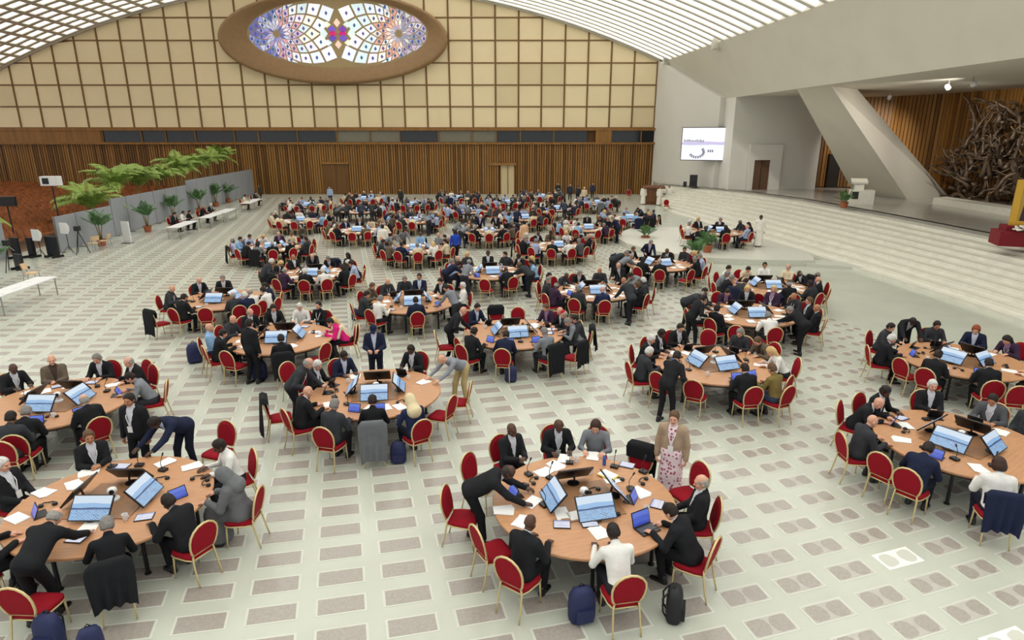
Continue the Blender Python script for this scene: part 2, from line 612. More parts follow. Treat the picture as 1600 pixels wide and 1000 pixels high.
mb.add([(u, y, vz(u) + dz) for u in uu for y, dz in ((-1.2, .6), (-.2, .1))], [(i * 2, i * 2 + 1, i * 2 + 3, i * 2 + 2) for i in range(n)])
pane_me = mb.mesh('skylight', M_sky)
mb = MB()
mb.add([(u + (y - D) * math.tan(-YAW), y, vz(u) + dp + .12) for u in uu for y in (-12, D + .5)], [(i * 2, i * 2 + 1, i * 2 + 3, i * 2 + 2) for i in range(n)])
ceiling = tag(ob('ceiling', mb.mesh('ceiling', M_rib), rz=-YAW), kind='structure')
Yd = Vector((-math.sin(-YAW) * -1, 0, 0))
for k in range(54):
    v = D - .5 - 1.5 * k
    # the vault runs along world Y; in the wall frame that is a small sideways drift
    dx = (v - D) * math.tan(-YAW)
    ob('ceiling_rib', rib_me, ceiling, (dx, v, 0))
    ob('skylight', pane_me, ceiling, (dx, v, 0.0))
# flat fascia where the vault meets the far wall
mb = MB()
for u0, u1 in zip(uu[:-1], uu[1:]):
    mb.add([(u0, D - .32, vz(u0) - .16), (u1, D - .32, vz(u1) - .16), (u1, D - .32, vz(u1) + .7), (u0, D - .32, vz(u0) + .7), (u0, D, vz(u0) - .16), (u1, D, vz(u1) - .16)], [(0, 1, 2, 3), (0, 4, 5, 1)])
tag(ob('trim_1', mb.mesh('trim_1', M_concrete), rz=-YAW), kind='structure')

# ------------------------------------------------------------------ sloping beam over the stage, stage, steps
XE, ZE, XL, ZL = 21.6, 13.6, 23.8, 9.35
sz = 1.6
mb = MB()
y0, y1 = 6.0, 69.3
yl = 57.4
P = [(XE, y0, ZE), (XE, y1, ZE), (XL, yl, ZL), (XL, y0, ZL)]
Q = [(x + .3, y, z + .9) for x, y, z in P]
mb.add(P + Q, [(0, 1, 2, 3), (4, 7, 6, 5), (0, 4, 5, 1), (1, 5, 6, 2), (2, 6, 7, 3), (3, 7, 4, 0)])
tag(ob('ceiling_beam', mb.mesh('ceiling_beam', M_concrete)), kind='structure')
mb = MB().bbox((XL - .05, 6, ZL + .1), (41, 57.4, ZL + .5))
tag(ob('ceiling_stage', mb.mesh('ceiling_stage', M_concrete)), kind='structure')
for (px, py) in ((1120, 52), (1042, 84)):
    Y = min((abs(800 + F * ((np.array([XE, q, ZE]) - CAM) @ rt) / ((np.array([XE, q, ZE]) - CAM) @ fw) - px), q) for q in np.arange(25, 75, .1))[1]
    mb = MB().box((XE - .1, Y, ZE + .35), (.5, .5, 1.7)).box((XE - .1, Y, ZE + 1.25), (.62, .62, .18))
    tag(ob('trim_2', mb.mesh('trim_2', M_concrete)), kind='structure')
# angled white wall that carries the screen
a, b = Vector((XE - .05, 69.3, 0)), Vector((XL, 57.2, 0))
nn = Vector(((b - a).y, -(b - a).x, 0)).normalized() * -.5
P = [a, b, b + Vector((0, 0, ZL + .1)), a + Vector((0, 0, ZE + .2))]
mb = MB().add(P + [p - nn for p in P], [(0, 1, 2, 3), (7, 6, 5, 4), (0, 4, 5, 1), (1, 5, 6, 2), (2, 6, 7, 3), (3, 7, 4, 0)])
tag(ob('wall_screen', mb.mesh('wall_screen', M_plaster)), kind='structure')
# white portal block on the stage
tag(ob('wall_portal', MB().prism([(XL, 55), (31.9, 55), (31.3, 57.4), (XL, 57.4)], 0, ZL + .2).mesh('wall_portal', M_plaster)), kind='structure')
pa, pb = aty(1173, 296, 54.9), aty(1203, 250, 54.9)
d3 = tag(ob('door_3', MB().bbox((pa[0], 54.86, sz), (pb[0], 54.99, pb[2])).mesh('door_3', mat('brown_door', srgb(98, 68, 44), .5, var=.1))), kind='structure')
qa, qb = aty(1176, 296, 54.9), aty(1212, 226, 54.9)
ob('door_surround', MB().bbox((pb[0], 54.7, sz), (pb[0] + 1.0, 55, qb[2])).bbox((pa[0] - .45, 54.7, sz), (pa[0], 55, qb[2])).bbox((pa[0], 54.7, pb[2]), (pb[0], 55, qb[2])).mesh('door_surround', M_plaster), d3)
ob('door_jamb_joint', MB().bbox(((pa[0] + pb[0]) / 2 - .02, 54.83, sz), ((pa[0] + pb[0]) / 2 + .02, 54.9, pb[2])).mesh('door_jamb_joint', M_dark), d3)
# steps: each tread lofted between the foot line and the top line of the stair
FB = [(18.9, 6), (19.1, 22), (18.6, 32), (17.9, 42), (17.4, 50.0), (17.7, 53.6)]
FT = [(25.5, 6), (25.7, 26), (26.0, 36), (25.9, 46), (24.4, 53.6), (19.9, 62.8)]
NS = 11
M_step = mat('step_marble', srgb(224, 222, 208), .4, var=.07, scale=2.0)
M_nose = mat('step_nosing', srgb(212, 209, 196), .45)
stair = empty('stage_steps', (0, 0, 0))
tag(stair, 'broad flight of white marble steps rising to the stage', 'steps')


def lerp_line(t):
    return [((1 - t) * p[0] + t * q[0], (1 - t) * p[1] + t * q[1]) for p, q in zip(FB, FT)]


for k in range(NS):
    L0, L1 = lerp_line(k / (NS - 1)), lerp_line(min((k + 1.25) / (NS - 1), 1.06))
    z0, z1 = sz * k / NS, sz * (k + 1) / NS
    mb = MB()
    m = len(L0)
    V = [(x, y, z0) for x, y in L0] + [(x, y, z1) for x, y in L0] + [(x, y, z1) for x, y in L1]
    mb.add(V, [(i, m + i, m + i + 1, i + 1) for i in range(m - 1)], 0)
    mb.add(V, [(m + i, 2 * m + i, 2 * m + i + 1, m + i + 1) for i in range(m - 1)], 0)
    (xa, ya), (xb, yb) = L0[-1], L1[-1]
    mb.add([(xa, ya, 0), (xb, yb, 0), (xb, yb, z1), (xa, ya, z1)], [(0, 1, 2, 3)], 0)
    V = [(x, y, z1 + .003) for x, y in L0] + [(x + .09, y + .03, z1 + .003) for x, y in L0]
    mb.add(V, [(i, m + i, m + i + 1, i + 1) for i in range(m - 1)], 1)
    ob('step', mb.mesh('step', [M_step, M_nose]), stair)
st = lerp_line(1.0)
mb = MB().prism([(41, 6)] + [(41, 58), (23.4, 66), (20.4, 66)] + st[::-1], 0.0, sz)
M_stage = mat('stage_marble', srgb(186, 182, 172), .16, var=.05, scale=.7)
tag(ob('floor_stage', mb.mesh('floor_stage', M_stage)), kind='structure')
# wooden back wall of the stage, bent round the corner; its slats are pieces of it
bw = [(31.2, 57.0), (34.5, 56.6), (37.6, 54.2), (39.4, 50.5), (40.0, 46.5), (40.2, 36), (40.2, 6)]
mb = MB()
mb.add([(x, y, z) for x, y in bw for z in (sz, ZL + .2)], [(i * 2, i * 2 + 1, i * 2 + 3, i * 2 + 2) for i in range(len(bw) - 1)])
wst = tag(ob('wall_stage', mb.mesh('wall_stage', M_woodd)), kind='structure')
mb = MB()
for (xa, ya), (xb, yb) in zip(bw[:-1], bw[1:]):
    L = math.hypot(xb - xa, yb - ya)
    q = int(L / .3)
    for i in range(q):
        t = (i + .5) / q
        mb.box((xa + (xb - xa) * t - .08, ya + (yb - ya) * t - .04, (sz + ZL) / 2 + .1), (.235, .16, ZL - sz), rs.choice([0, 0, 1, 2]), math.atan2(yb - ya, xb - xa))
tag(ob('stage_wall_slats', mb.mesh('stage_wall_slats', slat_m), wst), kind='stuff')
q = aty(1292, 294, 56)
tag(ob('door_4', MB().bbox((q[0], 56.2, sz), (q[0] + 1.3, 56.5, sz + 3.0)).mesh('door_4', M_dark)), kind='structure')
tag(ob('wall_right', MB().bbox((40.4, 6, 0), (40.8, 58, ZL + .4)).mesh('wall_right', M_plaster)), kind='structure')
# leaning faceted pier
ta, tb_, tc_ = (24.35, 46.3), (25.3, 43.6), (29.0, 46.5)
ba, bb_, bc_ = at(1334, 302, sz), at(1418, 312, sz), at(1482, 307, sz)
bd = (bb_ + np.array([4.2, 7.0, 0]))
td = (27.0, 50.5)
V = [(ta[0], ta[1], ZL + .3), (tb_[0], tb_[1], ZL + .3), (tc_[0], tc_[1], ZL + .3), (td[0], td[1], ZL + .3), ba, bb_, bc_, bd]
mb = MB().add(V, [(0, 4, 5, 1), (1, 5, 6, 2), (2, 6, 7, 3), (3, 7, 4, 0), (0, 1, 2, 3), (7, 6, 5, 4)])
tag(ob('column', mb.mesh('column', M_concrete)), kind='structure')
# ------------------------------------------------------------------ low dais
dp_ = [(9.4, 38), (9.5, 35.0), (10.3, 32.4), (12.2, 30.4), (14.8, 29.5), (17.4, 29.2), (18.3, 31), (17.8, 40), (12, 42)]
tag(ob('floor_dais', MB().prism(dp_, 0, .3).mesh('floor_dais', mat('dais_stone', srgb(206, 206, 194), .35, var=.04))), kind='structure')
ds = [(17.0, 29.15), (19.2, 28.0), (19.0, 29.4), (17.4, 30.2)]
tag(ob('floor_dais_edge', MB().prism(ds, 0, .16).mesh('floor_dais_edge', M_tileb)), kind='structure')
# ------------------------------------------------------------------ raked floor for the public seats, left
mb = MB().add([(-24.2, 20, 0), (-24.2, 76, 0), (-64, 76, 1.5), (-64, 20, 1.5)], [(0, 3, 2, 1)])
tag(ob('floor_rake', mb.mesh('floor_rake', mat('rake_floor', srgb(112, 84, 62), .7))), kind='structure')
mb = MB()
for i in range(42):
    X = -25.2 - .9 * i
    for j in range(60):
        Y = 35.6 + .58 * j
        if Y > 73 + (-X - 25) * .08:
            break
        z = .0377 * (-X - 24.2)
        mb.box((X, Y, z + .42), (.42, .5, .08))
        mb.box((X - .2, Y, z + .68), (.07, .5, .5), M=Matrix.Rotation(-.2, 4, 'Y'))
tag(ob('public_seats', mb.mesh('public_seats', M_seat)), 'rows of orange seats behind the grey barrier', 'seats', kind='stuff')

# ================================================================== FIGURES: signed-distance bodies turned into meshes
def cap_d(P, a, b, ra, rb):
    a, b = np.asarray(a, float), np.asarray(b, float)
    ba = b - a
    pa = P - a
    t = np.clip(pa @ ba / max(ba @ ba, 1e-9), 0, 1)
    return np.linalg.norm(pa - t[..., None] * ba, axis=-1) - (ra + (rb - ra) * t)


def ell_d(P, c, r, A=None):
    q = P - np.asarray(c, float)
    if A is not None:
        q = q @ A.T
    r = np.asarray(r, float)
    k0 = np.linalg.norm(q / r, axis=-1)
    k1 = np.linalg.norm(q / (r * r), axis=-1) + 1e-9
    return k0 * (k0 - 1) / k1


def smin(a, b, k):
    h = np.clip(.5 + .5 * (b - a) / k, 0, 1)
    return b + (a - b) * h - k * h * (1 - h)


def net(f, lo, hi, h):
    """naive surface nets: verts (n,3), quads (m,4)"""
    lo = np.asarray(lo, float)
    n = np.ceil((np.asarray(hi, float) - lo) / h).astype(int) + 1
    ax = [lo[i] + h * np.arange(n[i]) for i in range(3)]
    G = np.stack(np.meshgrid(*ax, indexing='ij'), -1)
    V = f(G)
    nx, ny, nz = n - 1
    cnt = np.zeros((nx, ny, nz))
    pos = np.zeros((nx, ny, nz, 3))
    cor = [(i, j, k) for i in (0, 1) for j in (0, 1) for k in (0, 1)]
    S = lambda c: V[c[0]:c[0] + nx, c[1]:c[1] + ny, c[2]:c[2] + nz]
    for c in cor:
        for a in range(3):
            if c[a] == 0:
                d = list(c)
                d[a] = 1
                va, vb = S(c), S(d)
                cr = (va < 0) != (vb < 0)
                den = np.where(cr, va - vb, 1.0)
                t = np.where(cr, va / den, 0)
                for q in range(3):
                    pos[..., q] += np.where(cr, c[q] + (t if q == a else 0), 0)
                cnt += cr
    act = cnt > 0
    idx = -np.ones((nx, ny, nz), int)
    idx[act] = np.arange(act.sum())
    base = np.stack(np.nonzero(act), -1)
    verts = lo + h * (base + pos[act] / cnt[act][:, None])
    quads = []
    ins = V < 0
    for a in range(3):
        b, c = (a + 1) % 3, (a + 2) % 3
        sl0 = [slice(None)] * 3
        sl1 = [slice(None)] * 3
        sl0[a] = slice(0, n[a] - 1)
        sl1[a] = slice(1, n[a])
        s0, s1 = ins[tuple(sl0)], ins[tuple(sl1)]
        e = np.stack(np.nonzero(s0 != s1), -1)
        ok = (e[:, b] > 0) & (e[:, c] > 0) & (e[:, b] < n[b] - 1) & (e[:, c] < n[c] - 1)
        e = e[ok]
        fl_ = s0[tuple(e.T)]
        o = np.zeros(3, int)
        ob_ = o.copy()
        ob_[b] = -1
        oc = o.copy()
        oc[c] = -1
        q = np.stack([idx[tuple((e + d).T)] for d in (ob_ + oc, oc, o, ob_)], -1)
        q[~fl_] = q[~fl_][:, ::-1]
        quads.append(q)
    return verts, np.concatenate(quads)


def np_mesh(name, parts, mats, smooth=True):
    """parts: list of (verts, quads, slot)"""
    V = np.concatenate([p[0] for p in parts])
    off = 0
    Fs, Ms = [], []
    for v, q, m in parts:
        Fs.append(np.asarray(q) + off)
        Ms.append(np.full(len(q), m) if np.isscalar(m) else np.asarray(m))
        off += len(v)
    Q = np.concatenate(Fs)
    Ms = np.concatenate(Ms)
    me = bpy.data.meshes.new(name)
    me.vertices.add(len(V))
    me.vertices.foreach_set('co', V.ravel())
    me.loops.add(Q.size)
    me.loops.foreach_set('vertex_index', Q.ravel().astype(np.int32))
    me.polygons.add(len(Q))
    me.polygons.foreach_set('loop_start', np.arange(0, Q.size, 4, dtype=np.int32))
    for m in mats:
        me.materials.append(m)
    me.polygons.foreach_set('material_index', Ms.astype(np.int32))
    me.polygons.foreach_set('use_smooth', np.ones(len(Q), bool))
    me.update(calc_edges=True)
    me.validate()
    return me


def rx(a):
    c, s = math.cos(a), math.sin(a)
    return np.array([[1, 0, 0], [0, c, -s], [0, s, c]])


def rz_(a):
    c, s = math.cos(a), math.sin(a)
    return np.array([[c, -s, 0], [s, c, 0], [0, 0, 1]])


def head_sdf(q):
    d = ell_d(q, (0, -.012, .022), (.074, .094, .094))
    d = smin(d, ell_d(q, (0, .028, -.05), (.056, .062, .066)), .04)
    d = smin(d, cap_d(q, (0, .084, .012), (0, .108, -.026), .008, .013), .014)
    d = smin(d, cap_d(q, (-.034, .076, .026), (.034, .076, .026), .012, .012), .02)
    d = smin(d, ell_d(q, (0, .076, -.088), (.024, .02, .02)), .02)
    for s in (-1, 1):
        d = smin(d, ell_d(q, (s * .078, -.006, -.012), (.011, .022, .033)), .008)
        d = np.maximum(d, -ell_d(q, (s * .031, .098, .006), (.017, .016, .012)))
        d = smin(d, ell_d(q, (s * .04, .062, -.03), (.022, .022, .022)), .02)
    d = np.maximum(d, -cap_d(q, (-.022, .094, -.061), (.022, .094, -.061), .0045, .0045))
    return d


def hair_sdf(style):
    def f(q):
        sk = np.minimum(ell_d(q, (0, -.014, .024), (.078, .098, .098)), ell_d(q, (0, -.03, -.01), (.078, .082, .09)))
        x, y, z = q[..., 0], q[..., 1], q[..., 2]
        line = (.052 + .0 * x) - np.where(y > -.0, (.06 - y) * 1.9, .06 * 1.9 + (-y) * .15)     # hairline falling to the nape
        line = np.maximum(line, -.075)
        if style == 'short':
            return np.maximum(sk - .010 - .003 * np.sin(60 * x) * np.sin(55 * z + 20 * y), line - z)
        if style == 'fringe':
            d = np.maximum(sk - .008, line - z)
            return np.maximum(d, z - (.045 - .0 * y))
        if style == 'long':
            d = np.maximum(sk - .016, line - z)
            b = smin(cap_d(q, (-.045, -.06, -.02), (-.06, -.05, -.19), .055, .04), cap_d(q, (.045, -.06, -.02), (.06, -.05, -.19), .055, .04), .05)
            b = np.maximum(b, y - .03)
            return smin(d, b, .03)
        if style == 'bob':
            d = np.maximum(sk - .02, line - z)
            b = ell_d(q, (0, -.03, -.03), (.102, .1, .1))
            b = np.maximum(np.maximum(b, y - .035), -.1 - z)
            return smin(d, b, .02)
        if style == 'hood':
            d = ell_d(q, (0, -.02, .01), (.105, .122, .128))
            d = smin(d, cap_d(q, (0, -.05, -.1), (0, -.07, -.24), .105, .15), .07)
            face = ell_d(q, (0, .12, -.02), (.064, .1, .088))
            return np.maximum(d, -face)
        if style == 'cap':
            d = np.maximum(sk - .014, .04 - z)
            br = np.maximum(ell_d(q, (0, .1, .045), (.068, .085, .2)), np.abs(z - .045) - .008)
            return np.minimum(d, np.maximum(br, .02 - y))
        if style == 'skullcap':
            return np.maximum(sk - .012, .085 - z)
        return sk
    return f


def hand(curl, side):
    def f(q):
        q = q * np.array([side, 1, 1])
        xs = (-.032, -.011, .011, .031)
        d = None
        for x in xs:
            e = cap_d(q, (x * .55, 0, 0), (x, .085, 0), .017, .0125)
            d = e if d is None else smin(d, e, .02)
        for x, s in zip(xs, (.78, .95, 1.0, .9)):
            p = np.array([x, .085, 0.0])
            a = 0.0
            for L, c in ((.042, 1.0), (.027, 1.0), (.021, .7)):
                a += curl * c
                p2 = p + s * L * np.array([x * 1.2, math.cos(a), -math.sin(a)])
                d = smin(d, cap_d(q, p, p2, .0092, .0082), .006)
                p = p2
        d = smin(d, cap_d(q, (.012, .018, -.004), (.046, .05, -.012), .016, .0125), .012)
        d = smin(d, cap_d(q, (.046, .05, -.012), (.056, .088, -.02), .0115, .009), .006)
        return d
    return net(f, (-.075, -.04, -.1), (.075, .21, .04), .0075)


HANDS = {(c, s): hand(c, s) for c in (.22, .7) for s in (-1, 1)}
HEAD = net(head_sdf, (-.11, -.13, -.14), (.11, .15, .14), .0085)


def ik(sh, wr, l1, l2, hint):
    d = wr - sh
    L = np.linalg.norm(d)
    u = d / L
    L = min(L, l1 + l2 - .006)
    a = (l1 * l1 - l2 * l2 + L * L) / (2 * L)
    h = math.sqrt(max(l1 * l1 - a * a, 0))
    p = np.asarray(hint, float)
    p = p - (p @ u) * u
    p /= np.linalg.norm(p)
    return sh + u * a + p * h, sh + u * L


POSES = {}


def make_pose(name, seated, lean, pitch, yaw, wrists, fdir, curl=.22, hints=None, robe=False, zadd=0.0, knees=None, shift=0.0):
    P0 = np.array([0, shift, .56 if seated else .95 + zadd])
    L = R(lean)
    t = np.array([0, math.sin(L), math.cos(L)])
    nv = np.array([0, math.cos(L), -math.sin(L)])
    X = np.array([1.0, 0, 0])
    A = np.stack([X, nv, t])
    shl = [P0 + .445 * t + s * .18 * X for s in (-1, 1)]
    nb = P0 + .50 * t
    HR = rz_(R(yaw)) @ rx(-R(pitch))
    hc = nb + .045 * t + HR @ np.array([0, .02, .125])
    hints = hints or [(-.55, -.5, -.9), (.55, -.5, -.9)]
    arms = []
    for s, wr, hi in zip((-1, 1), wrists, hints):
        el, wr2 = ik(shl[(s + 1) // 2], np.asarray(wr, float), .285, .26, hi)
        arms.append((shl[(s + 1) // 2], el, wr2))
    legs = []
    for s in (-1, 1):
        hip = P0 + np.array([s * .095, 0, -.03])
        if seated:
            kn = np.array([s * .125, .43, .50])
            an = np.array([s * .125, .37, .10])
        else:
            kz = .5
            kn = np.array([s * .1, .05 + shift * .5, kz])
            an = np.array([s * .11, -.02, .10])
            if knees:
                kn = kn + np.array([0, knees * s, 0])
                an = an + np.array([0, knees * 2 * s, 0])
        legs.append((hip, kn, an))

    def torso(P, o):
        d = ell_d(P, P0 + .33 * t, (.17, .118, .2), A)
        d = smin(d, ell_d(P, P0 + .14 * t + .018 * nv, (.158, .132, .2), A), .07)
        d = smin(d, ell_d(P, P0 - .0 * t, (.172, .14, .13), A), .05)
        d = smin(d, cap_d(P, P0 + .43 * t - .13 * X, P0 + .43 * t + .13 * X, .072, .072), .06)
        return d - o

    def armsd(P, o):
        d = None
        for sh, el, wr in arms:
            e = smin(cap_d(P, sh, el, .062, .05), cap_d(P, el, wr, .05, .036), .02)
            d = e if d is None else np.minimum(d, e)
        return d - o

    def legsd(P, o):
        d = None
        for hip, kn, an in legs:
            e = smin(cap_d(P, hip, kn, .088, .064), cap_d(P, kn, an, .063, .048), .03)
            d = e if d is None else np.minimum(d, e)
        return d - o

    allp = np.array([P0, hc, *[p for a in arms for p in a], *[p for l in legs for p in l]])
    lo, hi = allp.min(0) - .26, allp.max(0) + .26
    lo[2] = max(lo[2], -.02)

    def body(P):
        d = smin(torso(P, -.022), armsd(P, -.014), .03)
        d = smin(d, legsd(P, -.014), .03)
        return smin(d, cap_d(P, nb - .06 * t, hc - HR @ np.array([0, .01, .05]), .056, .052), .03)

    def shirt(P):
        d = smin(torso(P, 0), armsd(P, 0), .035)
        d = smin(d, cap_d(P, nb - .03 * t, nb + .035 * t + .008 * nv, .07, .063), .02)
        return np.maximum(d, -((P - P0) @ t + .06))

    def jacket(P):
        d = smin(torso(P, .018), armsd(P, .012), .04)
        d = smin(d, cap_d(P, nb - .05 * t - .01 * nv, nb + .012 * t - .012 * nv, .082, .072), .02)
        q = P - P0
        s_, f_, x_ = q @ t, q @ nv, q[..., 0]
        wv = .006 + .068 * np.clip((s_ - .12) / .40, 0, 1)
        cut = np.maximum(np.abs(x_) - wv, -(f_ - .02))
        d = np.maximum(d, -np.maximum(cut, .1 - s_))
        return np.maximum(d, -(s_ + .10))

    def trousers(P):
        d = smin(ell_d(P, P0 - .01 * t, (.172, .142, .125), A), legsd(P, .006), .05)
        return np.maximum(d, .10 - P[..., 2])

    def robe_f(P):
        d = smin(torso(P, .022), armsd(P, .018), .04)
        d = smin(d, cap_d(P, nb - .05 * t, nb + .02 * t, .08, .07), .02)
        if seated:
            d = smin(d, cap_d(P, P0 - .02 * t, (0, .40, .50), .2, .17), .08)
            d = smin(d, cap_d(P, (0, .40, .46), (0, .38, .12), .17, .2), .06)
        else:
            d = smin(d, cap_d(P, P0, (0, .0, .55), .19, .2), .06)
            d = smin(d, cap_d(P, (0, 0, .6), (0, 0, .14), .2, .24), .06)
        return np.maximum(d, .06 - P[..., 2])

    o = {}
    bv, bq = net(body, lo, hi, .028)
    hv, hq = HEAD
    hm = np.zeros(len(hq), int)
    fc = hv[hq].mean(1)
    hm[(np.abs(fc[:, 0]) < .024) & (np.abs(fc[:, 2] + .061) < .009) & (fc[:, 1] > .075)] = 2
    for s in (-1, 1):
        hm[((fc[:, 0] - s * .031) ** 2 + (fc[:, 2] - .006) ** 2 < .011 ** 2) & (fc[:, 1] > .06)] = 1
    parts = [(bv, bq, 0), (hv @ HR.T + hc, hq, hm)]
    for s, (sh, el, wr), fd in zip((-1, 1), arms, fdir):
        y = np.asarray(fd, float)
        y /= np.linalg.norm(y)
        zup = np.array([0, 0, 1.0]) if abs(y[2]) < .8 else np.array([s * 1.0, 0, 0])
        x = np.cross(y, zup)
        x /= np.linalg.norm(x)
        z = np.cross(x, y)
        Mh = np.stack([x, y, z], 1)
        v, q = HANDS[(curl, -s)]
        parts.append((v @ Mh.T + wr, q, 0))
    o['body'] = np_mesh('person', parts, [SKIN, M_eye, M_lip])
    o['shirt'] = np_mesh('shirt', [(*net(shirt, lo, hi, .021), 0)], [FAB])
    o['jacket'] = np_mesh('jacket', [(*net(jacket, lo, hi, .019), 0)], [FAB])
    o['trousers'] = np_mesh('trousers', [(*net(trousers, lo, hi, .021), 0)], [FAB])
    if robe:
        o['robe'] = np_mesh('robe', [(*net(robe_f, lo - .05, hi + .05, .024), 0)], [FAB])
        if not seated:
            def dress_f(P):
                d = smin(torso(P, .008), cap_d(P, P0, (0, .0, .55), .18, .19), .06)
                return np.maximum(smin(d, cap_d(P, (0, 0, .6), (0, 0, .3), .19, .225), .06), .22 - P[..., 2])
            o['robe_floral'] = np_mesh('dress', [(*net(dress_f, lo - .05, hi + .05, .022), 0)], [M_floral])
    kp = P0 + .2 * t + .172 * nv
    ln = MB()
    for sg in (-1, 1):
        ln.tube([nb + sg * .065 * X - .02 * nv, nb + sg * .075 * X - .03 * t + .07 * nv, P0 + .36 * t + sg * .05 * X + .148 * nv, kp], .0075, 4)
    o['lanyard'] = ln.mesh('lanyard', M_whitep)
    q = [kp + a * .045 * X + b * .06 * t - .065 * t for a, b in ((-1, -1), (1, -1), (1, 1), (-1, 1))]
    o['badge'] = MB().add([tuple(p) for p in q] + [tuple(p + .006 * nv) for p in q], [(3, 2, 1, 0), (4, 5, 6, 7), (0, 1, 5, 4), (1, 2, 6, 5), (2, 3, 7, 6), (3, 0, 4, 7)]).mesh('badge', M_paper)
    Mx = Matrix.Identity(4)
    for i in range(3):
        for j in range(3):
            Mx[i][j] = HR[i][j]
        Mx[i][3] = hc[i]
    o['head'] = Mx
    o['hc'] = hc
    o['ankles'] = [l[2] for l in legs]
    o['crude'] = [(*net(lambda P: smin(torso(P, .02), armsd(P, .015), .04), lo, hi, .05), 'top'), (*net(trousers, lo, hi, .055), 'legs'),
                  (*net(lambda P: head_sdf((P - hc) @ HR), hc - .16, hc + .16, .04), 'skin'), (*net(lambda P: hair_sdf('short')((P - hc) @ HR), hc - .17, hc + .17, .04), 'hair')]
    o['seated'] = seated
    POSES[name] = o


fwd = (0, 1, -.1)
make_pose('w', True, 14, 30, 0, [(-.16, .42, .80), (.16, .42, .80)], [(.25, 1, -.1), (-.25, 1, -.1)], robe=True)
make_pose('u', True, 5, 8, 0, [(-.06, .40, .80), (.10, .38, .80)], [(1, .45, 0), (-1, .45, 0)])
make_pose('h', True, 30, 44, 0, [(-.2, .52, .80), (.12, .50, .80)], [(.3, 1, -.1), (-.4, 1, -.1)], robe=True)
make_pose('l', True, 9, 14, 42, [(-.2, .42, .80), (.16, .24, .66)], [(.2, 1, -.1), (-.3, 1, -.3)], .7)
make_pose('r', True, 9, 16, -42, [(-.16, .24, .66), (.2, .42, .80)], [(.3, 1, -.3), (-.2, 1, -.1)], .7)
make_pose('a', True, -6, 12, 8, [(-.13, .28, .67), (.13, .28, .67)], [(.6, 1, -.2), (-.6, 1, -.2)])
make_pose('S', False, 2, 10, 0, [(-.25, .05, .86), (.25, .05, .86)], [(.05, .15, -1), (-.05, .15, -1)], .7, robe=True, knees=.03)
make_pose('R', False, 4, 32, 0, [(-.12, .34, 1.12), (.12, .34, 1.12)], [(.5, 1, .1), (-.5, 1, .1)], .7, robe=True)
make_pose('B', False, 62, 58, 0, [(-.22, .78, .80), (.2, .72, .80)], [(.2, 1, -.2), (-.2, 1, -.2)], shift=-.12, zadd=-.03, knees=.05)
make_pose('Q', False, 36, 40, 12, [(-.2, .58, .80), (.24, .3, .98)], [(.2, 1, -.2), (-.2, 1, -.5)], shift=-.08, zadd=-.02, knees=.05)
HAIRM = {}
for st_ in ('short', 'fringe', 'long', 'bob', 'hood', 'cap', 'skullcap'):
    lo_ = (-.2, -.28, -.42) if st_ in ('hood', 'long') else (-.14, -.16, -.16)
    HAIRM[st_] = np_mesh(st_, [(*net(hair_sdf(st_), lo_, (.2, .22, .18) if st_ == 'hood' else (.14, .2, .16), .011), 0)], [FAB if st_ in ('hood', 'cap', 'skullcap') else HAIR])


def shoe_f(q):
    d = cap_d(q * np.array([1, 1, 1.15]), (0, -.05, .03), (0, .15, .022), .045, .04)
    d = smin(d, cap_d(q, (0, -.03, .05), (0, -.03, .1), .048, .05), .03)
    return np.maximum(d, -q[..., 2])


SHOE = np_mesh('shoe', [(*net(shoe_f, (-.08, -.13, -.02), (.08, .23, .16), .016), 0)], [M_shoe])

